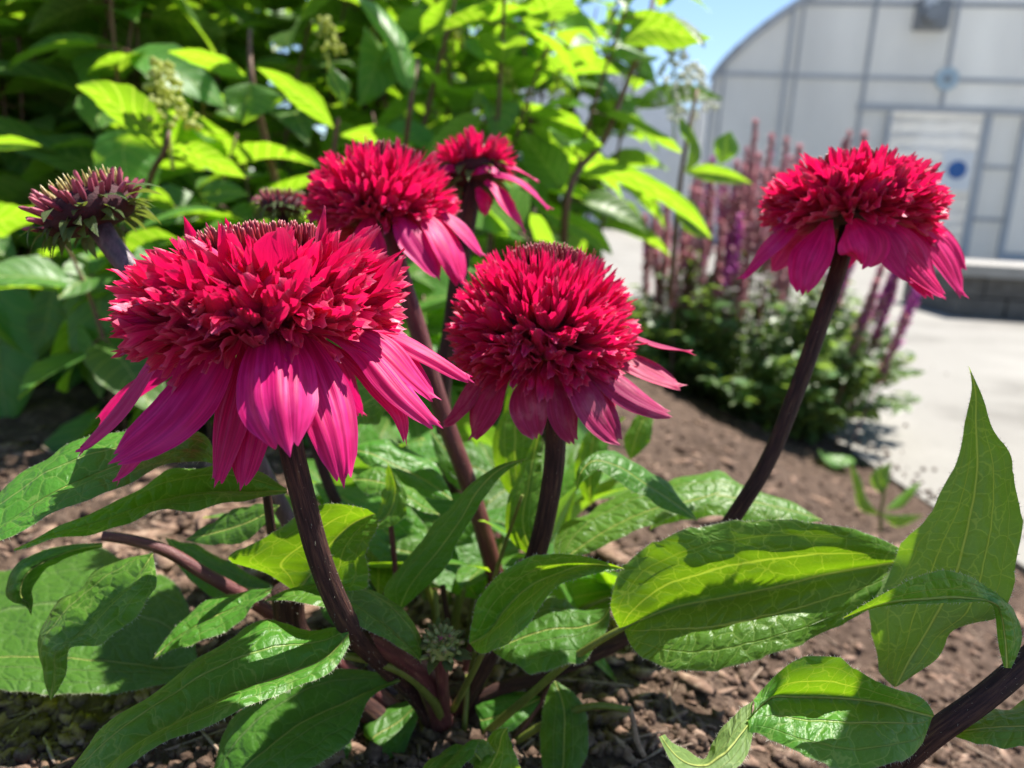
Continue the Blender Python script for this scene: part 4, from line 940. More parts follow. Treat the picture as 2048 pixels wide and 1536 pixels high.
# a few strap florets that stand out in the photograph (curled ones at the front, long ones at the sides)
for i, (b_, e_, wd_, k_) in enumerate([
    ((700,600,.205), (832,576,.203), .0075, 2), ((690,620,.204), (826,620,.203), .0085, 0), ((690,560,.207), (818,522,.207), .0060, 6), ((680,520,.210), (756,450,.210), .0050, 3), ((640,505,.208), (650,412,.210), .0048, 3),
    ((330,560,.206), (225,650,.206), .0060, 3), ((360,520,.208), (268,532,.206), .0055, 3), ((400,520,.208), (372,440,.208), .0055, 6), ((440,530,.205), (412,445,.204), .0050, 3), ((470,520,.203), (460,440,.203), .0058, 6),
    ((440,620,.200), (325,690,.196), .0085, 5), ((500,610,.196), (420,690,.186), .0075, 4), ((560,590,.196), (520,645,.186), .0085, 4), ((580,590,.196), (650,600,.183), .0085, 7), ((620,620,.197), (700,690,.188), .0085, 2), ((520,560,.196), (600,560,.184), .010, 2), ((480,580,.197), (410,612,.186), .0075, 4), ((560,620,.195), (590,655,.182), .0075, 5), ((500,560,.198), (460,565,.186), .009, 2)]):
    p, q = at(*b_), at(*e_); d = q - p
    link('floret', FV[k_] if k_ not in (3, 6) else FP[k_ % 4], H, frame_M(p, d, n * 1.0 + cdir(0, .2, .6), (wd_ * 3.2, d.length, wd_ * 3.2)))
# --- middle flower
d1 = .262; C = at(1085, 690, d1); R = 186 * d1 / F; n = cdir(.06, 1, .12)
Bf, H = flower('round full coneflower in the middle with narrow fading petals', C, n, R,
    [(.34, 1.03), (.58, .96), (.82, .74), (.98, .42), (1.03, .10), (.98, -.16), (.84, -.36)],
    [(.20, .50), (.32, .46), (.40, .34), (.44, .20), (.44, .05), (.42, -.08), (.36, -.16)], 950, 2,
    [(1100,760,.262), (1110,900,.266), (1096,1010,.272), (1072,1110,.28), (1010,1250,.295), (930,1400,.305), (895,1465,.308)], (44, 38),
    disc_r=.34, disc_h=1.0, disc_n=120, wscale=.72, pointed=.15, rr=.44, rh1=.6, lenj=.06)
for i, (pts, w_, kw) in enumerate([
    ([(1190,690,.262), (1250,672,.262), (1320,690,.262), (1396,705,.262)], 52, {}), ([(1190,710,.258), (1250,715,.256), (1310,745,.255), (1372,776,.256)], 66, {}),
    ([(1150,720,.252), (1215,750,.246), (1280,795,.244), (1350,834,.246)], 62, {'cup': -.5}), ([(1120,730,.250), (1170,775,.243), (1205,835,.240), (1246,893,.242)], 78, {}),
    ([(1095,740,.250), (1120,790,.246), (1130,840,.245), (1152,892,.246)], 56, {}), ([(1060,740,.250), (1055,790,.246), (1062,840,.245), (1078,882,.246)], 66, {}),
    ([(1020,740,.254), (985,780,.250), (960,830,.250), (942,884,.252)], 66, {}), ([(1000,730,.257), (955,770,.255), (920,815,.256), (880,856,.258)], 50, {}),
    ([(1010,700,.275), (960,760,.285), (930,800,.290), (915,830,.292)], 60, {}), ([(1140,700,.275), (1190,760,.287), (1215,800,.292), (1230,830,.294)], 60, {}), ([(1080,700,.28), (1085,760,.292), (1090,810,.298), (1092,840,.30)], 60, {})]):
    petal(H, pts, w_ * 1.18, C, n, mat=MPETALW, seed=40 + i, nv=24, nu=6, **kw)
# --- right flower
d2 = .285; C = at(1702, 428, d2); R = 171 * d2 / F; n = cdir(.05, 1.0, -.02)
Cf, H = flower('tall coneflower at the right on a leaning dark purple stalk', C, n, R,
    [(.46, .58), (.66, .54), (.84, .42), (.98, .24), (1.05, .06), (1.00, -.08), (.84, -.18)],
    [(.30, .30), (.34, .28), (.38, .20), (.40, .10), (.40, .02), (.38, -.04), (.32, -.10)], 700, 3,
    [(1698,450,.285), (1682,520,.285), (1640,650,.285), (1590,790,.286), (1532,930,.288), (1460,1045,.291), (1370,1170,.295), (1254,1274,.30), (1100,1345,.303), (960,1400,.305), (905,1465,.308)], (34, 27),
    disc_r=.44, disc_h=.60, disc_n=130, wscale=.82, pointed=.10)
for i, (pts, w_, kw) in enumerate([
    ([(1620,430,.283), (1580,450,.282), (1530,500,.281), (1476,566,.281)], 84, {}), ([(1655,440,.278), (1635,480,.274), (1612,535,.272), (1604,594,.272)], 82, {}),
    ([(1705,440,.272), (1722,465,.266), (1735,500,.264), (1728,538,.266)], 98, {'cup': -.45, 'tooth': .04}), ([(1740,440,.272), (1770,470,.267), (1795,515,.265), (1828,572,.266)], 72, {'face': 1.0}),
    ([(1765,435,.275), (1800,470,.271), (1835,530,.270), (1866,602,.271)], 74, {'face': 1.2}), ([(1780,430,.280), (1835,455,.278), (1890,515,.275), (1932,602,.276)], 74, {'face': 1.5}),
    ([(1775,430,.284), (1840,450,.284), (1890,485,.283), (1926,555,.284)], 66, {'face': 1.5}), ([(1760,440,.273), (1800,490,.269), (1850,550,.266), (1898,600,.267)], 66, {'face': 1.3}),
    ([(1640,430,.292), (1600,470,.300), (1565,510,.306), (1540,545,.308)], 80, {}), ([(1690,440,.295), (1690,480,.306), (1680,520,.311), (1672,550,.313)], 80, {}), ([(1745,430,.293), (1780,470,.301), (1800,510,.306), (1812,548,.308)], 75, {})]):
    petal(H, pts, w_ * 1.02, C, n, roll=(.38 if i % 2 else -.30), seed=80 + i, nv=24, nu=6, **kw)
# --- back-left flower
d3 = .315; C = at(765, 430, d3); R = 153 * d3 / F; n = cdir(.06, 1, .0)
Df, H = flower('blurred coneflower behind the front one with two long hanging petals', C, n, R,
    [(.40, .86), (.62, .78), (.84, .58), (.98, .32), (1.03, .06), (.96, -.14), (.82, -.26)],
    [(.28, .40), (.34, .34), (.40, .25), (.42, .14), (.42, .02), (.40, -.06), (.34, -.12)], 640, 4,
    [(780,450,.315), (805,560,.316), (832,645,.318), (890,840,.324), (940,975,.33), (985,1130,.337), (1000,1200,.345), (985,1300,.352)], (36, 36),
    disc_r=.36, disc_h=.84, disc_n=100, wscale=.76, pointed=.35, stemmat=MSTEMR)
for i, (pts, w_, kw) in enumerate([
    ([(795,425,.30), (815,450,.293), (850,505,.29), (882,562,.291)], 78, {}), ([(830,420,.302), (870,450,.297), (905,510,.294), (926,578,.295)], 82, {}),
    ([(850,420,.306), (890,430,.304), (930,465,.303), (972,518,.304)], 52, {}), ([(740,430,.302), (735,470,.297), (740,520,.295), (745,570,.296)], 70, {}),
    ([(690,420,.31), (650,450,.309), (620,500,.309), (600,550,.310)], 70, {}), ([(760,420,.33), (755,470,.342), (750,520,.348), (748,550,.35)], 70, {})]):
    petal(H, pts, w_, C, n, seed=120 + i, nv=20, nu=6, **kw)
# --- farthest flower, tipped away
d4 = .36; C = at(948, 343, d4); R = 94 * d4 / F; n = cdir(-.14, 1, -.42)
Ef, H = flower('half-open coneflower tipped away at the back, showing its dark underside', C, n, R,
    [(.40, .62), (.62, .56), (.82, .42), (.96, .25), (1.0, .1), (.92, 0.0), (.8, -.04)],
    [(.28, .2), (.34, .2), (.38, .15), (.40, .08), (.40, .02), (.38, -.02), (.34, -.05)], 190, 5,
    [(948,362,.36), (935,440,.362), (922,520,.364), (905,640,.366), (885,800,.37), (905,960,.375), (960,1200,.385), (965,1290,.36)], (38, 34),
    disc_r=.4, disc_h=.6, disc_n=60, wscale=1.2, pointed=.5, rh0=-.30, rr=.52)
for i, (pts, w_, kw) in enumerate([
    ([(985,325,.357), (1020,330,.356), (1050,345,.356), (1082,366,.357)], 34, {}), ([(985,345,.352), (1030,355,.349), (1070,385,.348), (1106,426,.349)], 46, {}),
    ([(975,360,.350), (1005,385,.346), (1030,425,.345), (1056,474,.346)], 52, {}), ([(955,375,.352), (968,395,.35), (972,415,.35), (968,436,.35)], 30, {}),
    ([(940,350,.352), (965,335,.347), (985,338,.346), (1000,350,.346)], 28, {}), ([(925,340,.354), (895,330,.352), (872,335,.351), (862,345,.352)], 34, {}), ([(915,335,.36), (880,315,.36), (868,318,.36), (872,330,.36)], 30, {})]):
    petal(H, pts, w_ * 1.4, C, n, seed=160 + i, nv=16, nu=5, tooth=.12, **kw)
BR = generic_leaf('bract', MBRACT, 6, 2, wid=.24, fold=.5, droop=.7, seed=70)
BR2 = generic_leaf('bract', MBRACT, 6, 2, wid=.24, fold=.25, droop=.5, twist=.4, seed=71)
BR3 = generic_leaf('bract', MBRACT, 6, 2, wid=.36, fold=.5, droop=.35, twist=-.3, seed=72)
def bracts(par, C, n, R, cnt, seed, r0, h0, ln, el=(-.5, .3), meshes=(BR, BR2)):
    rnd = random.Random(seed); n = Vector(n).normalized(); e1 = n.cross(Vector((.2, 1, .1))).normalized(); e2 = n.cross(e1)
    for i in range(cnt):
        th = i * 2.39996 + rnd.uniform(-.2, .2); o = e1 * math.cos(th) + e2 * math.sin(th); f = rnd.random()
        p = C + o * R * (r0[0] + (r0[1] - r0[0]) * f) + n * R * (h0[0] + (h0[1] - h0[0]) * f); e = rnd.uniform(*el)
        d = o * math.cos(e) + n * math.sin(e); s = R * rnd.uniform(*ln)
        link('bract', meshes[i % len(meshes)], par, frame_M(p, d, n - d * .1 + Vector((rnd.gauss(0, .2),) * 3), s))
bracts(H, C, n, R, 26, 9, (.25, .55), (-.28, -.02), (.28, .5), (-.6, .2))
# --- opening green bud at the left
def bud(label, C, n, R, stem, sw, seed, cnt=54, mat=MSTEMM):
    root = thing('coneflower_bud', label, 'flower bud', at(*stem[-1]), 'coneflower buds')
    stem_obj(root, stem, sw[0], sw[1], mat)
    h = receptacle(root, C, n, R, .80, -.25, .42)
    n = Vector(n).normalized(); rnd = random.Random(seed); e1 = n.cross(Vector((.2, 1, .1))).normalized(); e2 = n.cross(e1)
    for i in range(cnt):
        th = i * 2.39996; f = (i + .5) / cnt; r = R * (.62 + .30 * f); o = e1 * math.cos(th) + e2 * math.sin(th)
        p = C + o * r * .92 + n * R * (.30 - .28 * f); d = n * (1 - .45 * f) + o * (.25 + .45 * f) + Vector((rnd.gauss(0, .1),) * 3)
        L = R * rnd.uniform(.26, .44); w_ = R * .62; link('spike', BSP[i % len(BSP)], h, frame_M(p, d, o, (w_ * .9, L, w_ * .9)))
    mb = MB()
    for i in range(110):
        r = R * .72 * math.sqrt((i + .5) / 110); th = i * 2.39996; o = e1 * math.cos(th) + e2 * math.sin(th); p = C + o * r + n * R * .40; d = (n + o * .3).normalized(); x = d.cross(o).normalized(); y = d.cross(x); V = []; U = []
        for v_, s_ in ((0, 1), (.7, .9), (1, .25)):
            for a in range(5): V.append(p + d * R * .22 * rnd.uniform(.8, 1.2) * v_ + (x * math.cos(a * 1.2566) + y * math.sin(a * 1.2566)) * R * .026 * s_); U.append((.5, v_))
        mb.add(V, [(k * 5 + a, k * 5 + (a + 1) % 5, k * 5 + 5 + (a + 1) % 5, k * 5 + 5 + a) for k in range(2) for a in range(5)] + [(10, 11, 12, 13, 14)], U, U)
    link('disc_spikes', mb.mesh('disc_spikes', MBUDY), h)['kind'] = 'stuff'
    bracts(h, C, n, R, 44, seed + 1, (.60, .90), (-.12, .14), (.28, .46), (-.2, .5)); bracts(h, C, n, R, 30, seed + 2, (.40, .85), (-.24, -.06), (.30, .50), (-.4, .15))
    return root, h
def spike3(seed):
    rnd = random.Random(seed); V = []; U = []; k = 6; pr = [(0, .055), (.25, .10), (.6, .085), (.88, .065), (1, .02)]
    for v, r in pr:
        for a in range(k): V.append((r * math.cos(a * 1.047), v, r * math.sin(a * 1.047) + .12 * v * v)); U.append((.5, v))
    return mesh('spike', V, [(i * k + a, (i + 1) * k + a, (i + 1) * k + (a + 1) % k, i * k + (a + 1) % k) for i in range(4) for a in range(k)] + [tuple(4 * k + a for a in range(k))], MBUDP, True, U, U)
BSP = [spike3(i) for i in range(2)]
d5 = .255; bud('opening green and pink coneflower bud leaning left on a mauve stalk', at(182, 432, d5), cdir(-.40, .90, .16), 110 * d5 / F,
    [(198,452,.256), (228,498,.256), (275,555,.256), (350,650,.262), (450,800,.272), (560,1010,.29), (700,1250,.31), (830,1440,.315), (860,1475,.312)], (48, 30), 31)
d6 = .35; bud('small dark bud half hidden behind the front coneflower', at(566, 415, d6), cdir(.05, 1, .12), 54 * d6 / F,
    [(566,430,.35), (572,520,.35), (590,700,.35), (650,950,.35), (760,1180,.345), (840,1390,.325)], (24, 24), 35, cnt=44, mat=MSTEM)
# ================================================================== LEAFY COMPANIONS OF THE CLUMP
def shoot(label, base): return thing('coneflower_shoot', label, 'plant', base, 'leafy coneflower shoots')
def add_leaf(root, st, seed, mat=MLEAF, hair=1.0, **kw):
    me, G = leaf_from('leaf', st, mat, seed=seed, **kw); o = link('leaf', me, root)
    if hair: tag(link('hairs', fringe('hairs', G, seed, 1.7 * hair), o), kind='stuff')
    return o
def petiole(root, pts, w0, w1, mat=MSTEMG): 
    w0 *= .78; w1 *= .78
    P = [at(*p) for p in pts]; mb = MB(); tube(mb, P, list(np.linspace(w0 * pts[0][2] / F / 2, w1 * pts[-1][2] / F / 2, len(P))), 26, 8, rough=.05); return link('petiole', mb.mesh('petiole', mat), root)
def T(*rows):
    """rows: (lx,ly,ld, mx,my,md, rx,ry,rd)"""
    return list(rows)
SA = shoot('low leafy shoot at the left on a purplish stem with broad shaded leaves', at(820, 1440, .31))
stem_obj(SA, [(205,1072,.262), (262,1080,.264), (328,1100,.266), (410,1148,.270), (470,1182,.275), (580,1250,.285), (720,1360,.30), (840,1455,.31)], 20, 30, MSTEMR)
# long pale leaf at the left edge
add_leaf(SA, T((432,920,.236,432,925,.236,432,930,.236), (418,882,.240,410,905,.232,412,924,.226), (340,862,.246,320,905,.234,316,936,.224), (230,866,.244,220,935,.230,222,982,.218), (110,900,.238,105,985,.222,112,1025,.212), (0,990,.230,-5,1055,.214,10,1076,.206), (-80,1080,.222,-80,1100,.208,-70,1110,.204), (-140,1140,.21,-140,1142,.21,-140,1145,.21)), 1, wave=.03, bulge=.10)
add_leaf(SA, T((574,978,.232,574,982,.232,574,986,.232), (500,938,.240,500,985,.232,500,1002,.224), (420,925,.244,410,985,.232,402,1012,.222), (330,955,.244,310,1005,.232,305,1032,.222), (215,1012,.240,205,1040,.230,205,1060,.224), (110,1060,.234,105,1070,.230,105,1082,.226), (28,1098,.230,28,1100,.230,28,1102,.230)), 2, wave=.10)
add_leaf(SA, T((205,1086,.262,205,1090,.262,205,1094,.262), (110,1100,.262,115,1112,.252,130,1118,.256), (36,1140,.262,50,1150,.246,90,1142,.256), (18,1178,.258,40,1190,.246,64,1180,.256), (50,1208,.254,58,1210,.250,66,1206,.254), (62,1232,.252,62,1232,.252,62,1232,.252)), 3, mat=MLEAFD, hair=.4, wave=.03)
add_leaf(SA, T((395,1320,.285,395,1322,.285,395,1324,.285), (372,1200,.315,352,1335,.284,365,1352,.278), (290,1135,.335,270,1326,.284,280,1378,.272), (170,1100,.345,160,1315,.284,170,1390,.268), (60,1120,.345,50,1310,.284,50,1384,.266), (-60,1180,.335,-50,1312,.284,-50,1370,.268), (-160,1300,.29,-160,1310,.284,-160,1320,.28)), 4, mat=MLEAFD, wave=.02, bulge=.05)
add_leaf(SA, T((306,1105,.252,306,1108,.252,306,1112,.252), (236,1124,.262,268,1160,.246,312,1178,.238), (168,1165,.262,215,1208,.244,270,1226,.234), (112,1216,.258,160,1262,.240,208,1288,.232), (84,1288,.252,110,1308,.238,134,1300,.234), (88,1345,.246,108,1348,.240,132,1352,.236), (101,1400,.240,101,1400,.240,101,1400,.240)), 5, mat=MLEAF, wave=.05)
add_leaf(SA, T((545,1175,.262,545,1178,.262,545,1182,.262), (500,1182,.268,505,1200,.262,512,1208,.256), (424,1198,.266,430,1232,.258,446,1268,.250), (366,1238,.260,374,1262,.254,380,1288,.246), (306,1318,.246,306,1318,.246,306,1318,.246)), 6, mat=MLEAF)
SBm = shoot('central leafy clump under the front flowers with a tiny green flower bud', at(880, 1470, .306))
stem_obj(SBm, [(576,1180,.262), (583,1250,.268), (640,1340,.28), (760,1440,.30), (830,1490,.30)], 62, 44, MSTEM)
stem_obj(SBm, [(714,1252,.243), (775,1292,.252), (834,1336,.265), (870,1400,.285), (890,1470,.305)], 46, 44, MSTEMR)
# foreground leaf at the bottom left
add_leaf(SBm, T((698,1252,.232,698,1268,.230,700,1286,.228), (640,1256,.236,655,1312,.226,664,1338,.220), (547,1246,.236,560,1352,.220,560,1390,.212), (444,1284,.230,470,1384,.212,470,1424,.202), (342,1352,.222,376,1434,.204,360,1472,.194), (240,1440,.212,290,1480,.198,256,1538,.186), (140,1536,.204,190,1556,.192,180,1580,.184), (60,1620,.196,60,1622,.194,60,1626,.192)), 11, wave=.07, quilt=.04)
add_leaf(SBm, T((800,1360,.262,800,1362,.262,800,1364,.262), (735,1340,.272,745,1380,.262,740,1396,.256), (640,1338,.276,690,1404,.258,716,1458,.248), (560,1368,.274,598,1446,.254,680,1498,.242), (465,1438,.266,520,1506,.248,610,1550,.238), (425,1540,.256,450,1570,.244,520,1610,.236), (380,1650,.24,380,1650,.24,380,1650,.24)), 12, mat=MLEAFD, wave=.03)
# translucent leaf behind the front stalk
add_leaf(SBm, T((590,1184,.250,595,1184,.250,600,1184,.250), (535,1148,.248,612,1160,.250,665,1182,.246), (458,1122,.243,632,1132,.250,728,1178,.242), (540,1070,.241,660,1090,.248,732,1110,.240), (640,1010,.240,705,1048,.246,752,1060,.239), (735,1018,.241,750,1028,.243,758,1040,.240)), 13, mat=MLEAF, wave=.02, bulge=.05, under=False)
add_leaf(SBm, T((842,1330,.248,842,1326,.248,842,1322,.248), (838,1270,.256,815,1292,.244,800,1296,.240), (815,1232,.260,770,1248,.242,752,1268,.236), (758,1194,.262,710,1208,.242,690,1236,.232), (680,1174,.256,640,1194,.238,630,1210,.230), (600,1176,.246,590,1192,.236,585,1202,.232), (528,1202,.236,528,1202,.236,528,1202,.236)), 14, wave=.03, quilt=.05)
add_leaf(SBm, T((795,1215,.275,800,1216,.275,806,1216,.275), (770,1188,.280,815,1180,.272,868,1160,.272), (842,1082,.280,885,1090,.270,912,1090,.270), (890,1026,.278,922,1038,.268,950,1026,.268), (938,972,.274,958,978,.266,972,990,.266), (988,936,.270,995,942,.266,1008,948,.266), (1054,917,.264,1054,917,.264,1054,917,.264)), 15, mat=MLEAFD, hair=.8)
add_leaf(SBm, T((938,1286,.250,940,1288,.250,944,1292,.250), (944,1238,.248,978,1264,.250,962,1306,.240), (962,1190,.246,1010,1218,.252,1012,1290,.238), (1050,1116,.244,1065,1168,.251,1060,1240,.238), (1108,1108,.243,1112,1148,.249,1112,1176,.239), (1165,1112,.242,1168,1130,.246,1172,1152,.240), (1249,1137,.240,1249,1137,.240,1249,1137,.240)), 16, wave=.06, quilt=.05)
add_leaf(SBm, T((985,1302,.266,985,1302,.266,985,1302,.266), (1020,1240,.282,1030,1280,.268,1030,1332,.258), (1100,1192,.286,1100,1256,.268,1100,1342,.254), (1150,1214,.280,1165,1252,.266,1172,1312,.256), (1200,1218,.272,1205,1238,.266,1214,1262,.260), (1221,1215,.268,1221,1215,.268,1221,1215,.268)), 17, mat=MLEAFD, wave=.07)
o = add_leaf(SBm, T((1240,1258,.250,1244,1258,.250,1248,1258,.250), (1222,1212,.246,1282,1240,.248,1262,1292,.242), (1242,1140,.245,1345,1216,.249,1310,1328,.236), (1330,1076,.242,1450,1194,.248,1420,1342,.228), (1450,1044,.240,1560,1172,.246,1545,1308,.228), (1600,1042,.238,1660,1148,.243,1650,1266,.234), (1720,1062,.238,1740,1134,.241,1735,1220,.236), (1835,1118,.242,1835,1118,.242,1835,1118,.242)), 18, wave=.04, quilt=.05, nv=64, nu=8)
petiole(SBm, [(1280,1240,.249), (1244,1257,.250), (1170,1300,.256), (1060,1390,.275), (960,1478,.298)], 12, 24)
petiole(SBm, [(680,1310,.245), (745,1322,.252), (815,1350,.262), (862,1395,.275), (885,1450,.298)], 20, 26)
petiole(SBm, [(974,1288,.253), (935,1365,.272), (905,1420,.29)], 16, 18)
petiole(SBm, [(1262,1420,.280), (1190,1412,.282), (1110,1438,.288), (1010,1500,.297)], 16, 20)
mb = MB(); tube(mb, [at(1258,1416,.280), at(1266,1440,.281), at(1272,1475,.282), at(1288,1512,.283)], [.0013, .0010, .0011, .0009], 16, 6); link('dry_tip', mb.mesh('dry_tip', MDRY), SBm)
add_leaf(SBm, T((968,1540,.25,968,1540,.25,968,1540,.25), (940,1528,.252,955,1512,.248,985,1500,.246), (905,1500,.256,930,1494,.250,965,1478,.248), (870,1515,.258,900,1520,.250,940,1520,.244), (830,1560,.254,860,1560,.248,900,1560,.242), (820,1600,.25,820,1600,.25,820,1600,.25)), 19, hair=.8)
add_leaf(SBm, T((955,1560,.248,960,1560,.248,965,1560,.248), (950,1510,.254,985,1524,.246,1040,1540,.242), (972,1480,.256,998,1495,.248,1028,1500,.244), (988,1462,.254,1004,1472,.250,1018,1474,.247), (1016,1455,.250,1016,1455,.250,1016,1455,.250)), 20, hair=.8)
add_leaf(SBm, T((1108,1362,.292,1110,1362,.292,1112,1362,.292), (1090,1400,.290,1128,1420,.285,1160,1400,.288), (1080,1470,.284,1128,1480,.279,1176,1450,.282), (1085,1530,.276,1125,1540,.272,1170,1520,.274), (1110,1600,.266,1110,1600,.266,1110,1600,.266)), 21, mat=MLEAFD, hair=.3)
# tiny unopened bud
MBRACT2 = simple_mat('pale_bud_green', [(.3, (.17, .20, .05)), (.5, (.28, .33, .09)), (.75, (.40, .22, .18))], 420, .5, .5, .0004, tf=.2, trans=(.35, .4, .1))
FNG = spike3(7); FNG.materials.clear(); FNG.materials.append(MBRACT2); FNG.name = 'bract'
def fingers(par, C, n, R, cnt, seed):
    rnd = random.Random(seed); n = Vector(n).normalized(); e1 = n.cross(Vector((.2, 1, .1))).normalized(); e2 = n.cross(e1)
    for i in range(cnt):
        f = (i + .5) / cnt; th = i * 2.39996; o = e1 * math.cos(th) + e2 * math.sin(th); r = R * (.15 + .62 * f ** .6)
        p = C + o * r + n * R * (.42 - .75 * f ** 2); d = n * (1.1 - .9 * f) + o * (.15 + .9 * f) + Vector((rnd.gauss(0, .15), rnd.gauss(0, .15), rnd.gauss(0, .15)))
        L = R * rnd.uniform(.34, .56); w_ = R * 1.35; link('bract', FNG, par, frame_M(p, d, o, (w_, L, w_)))
bh = at(884, 1292, .252); bn = cdir(.05, 1, .35); h = receptacle(SBm, bh, bn, .0075, .7, -.4, .5); h.name = 'flower_bud'; h.data.materials[0] = MBRACT2
fingers(h, bh, bn, .0070, 40, 79); bracts(h, bh, bn, .0075, 14, 77, (.35, .75), (-.3, .5), (.45, .75), (.5, 1.4), (BR2, BR3)); bracts(h, bh, bn, .0075, 18, 78, (.5, .75), (-.4, -.1), (.5, .8), (-.1, .5), (BR2, BR3))
for i in range(9):
    th = i * 2.4; link('spike', BSP[0], h, frame_M(bh + cdir(math.cos(th), .2, math.sin(th)) * .0022 + bn * .001, bn, cdir(1, 0, 0), (.006, .0032, .006)))
mb = MB(); tube(mb, [bh - bn * .002, at(884,1345,.262), at(890,1420,.29), at(895,1470,.306)], [.0030, .0024, .0026, .003], 14, 8); link('stem', mb.mesh('stem', MSTEMR), SBm)
# right shoot that enters at the lower right
SR = shoot('leafy shoot rising at the lower right corner on a thick dark stem', at(1700, 1640, .262))
stem_obj(SR, [(2140,1240,.215), (2048,1328,.212), (1960,1402,.210), (1870,1466,.212), (1790,1536,.220), (1700,1640,.262)], 47, 42, MSTEM)
add_leaf(SR, T((1786,1372,.214,1790,1374,.214,1796,1372,.214), (1756,1340,.226,1815,1328,.216,1862,1322,.212), (1744,1288,.234,1850,1272,.218,1905,1268,.210), (1750,1215,.238,1882,1218,.220,1992,1242,.206), (1768,1150,.238,1908,1165,.220,2018,1190,.206), (1800,1085,.236,1928,1098,.220,2034,1100,.206), (1850,1040,.232,1944,1026,.220,2042,1000,.207), (1905,950,.228,1956,930,.221,2022,920,.212), (1926,850,.226,1952,848,.222,1984,856,.216), (1944,775,.226,1950,778,.224,1962,785,.221), (1937,731,.226,1937,731,.226,1937,731,.226)), 31, mat=MLEAF, wave=.10, quilt=.04, nv=64, nu=8, under=True, bulge=.10)
add_leaf(SR, T((2008,1335,.206,2014,1336,.206,2022,1336,.206), (1996,1285,.206,2012,1285,.205,2044,1275,.208), (1990,1226,.204,2004,1232,.203,2030,1222,.208), (1978,1206,.200,1990,1206,.199,1990,1186,.206), (1925,1205,.197,1930,1196,.198,1930,1150,.195), (1850,1208,.194,1856,1198,.195,1856,1146,.192), (1770,1212,.192,1772,1206,.193,1776,1182,.190), (1684,1237,.192,1684,1237,.192,1684,1237,.192)), 32, wave=.03, quilt=.04, bulge=.10)
add_leaf(SR, T((1864,1436,.206,1866,1434,.206,1868,1430,.206), (1842,1492,.196,1828,1424,.205,1850,1400,.206), (1796,1524,.190,1766,1406,.205,1778,1374,.203), (1700,1540,.186,1690,1396,.205,1722,1344,.200), (1610,1512,.188,1600,1394,.204,1655,1312,.198), (1548,1482,.192,1545,1396,.202,1585,1324,.198), (1508,1466,.194,1514,1420,.198,1530,1372,.206), (1490,1478,.192,1496,1440,.194,1505,1400,.200)), 33, wave=.03, quilt=.05, bulge=.14)
add_leaf(SR, T((1505,1468,.194,1505,1436,.197,1506,1402,.201), (1494,1510,.186,1480,1470,.190,1470,1428,.198), (1462,1548,.180,1446,1510,.184,1432,1474,.196), (1420,1575,.176,1404,1534,.182,1404,1514,.194), (1372,1560,.176,1364,1522,.182,1362,1496,.190), (1318,1474,.182,1322,1472,.184,1330,1468,.187)), 34, wave=.03, bulge=.05, under=True, mat=MLEAF)
add_leaf(SR, T((1900,1466,.210,1902,1468,.210,1904,1470,.210), (1950,1440,.216,1965,1456,.208,1960,1490,.204), (2010,1416,.218,2030,1452,.207,2010,1492,.203), (2080,1395,.22,2100,1450,.208,2090,1500,.203), (2200,1440,.21,2200,1440,.21,2200,1440,.21)), 35, mat=MLEAFD, wave=.08)
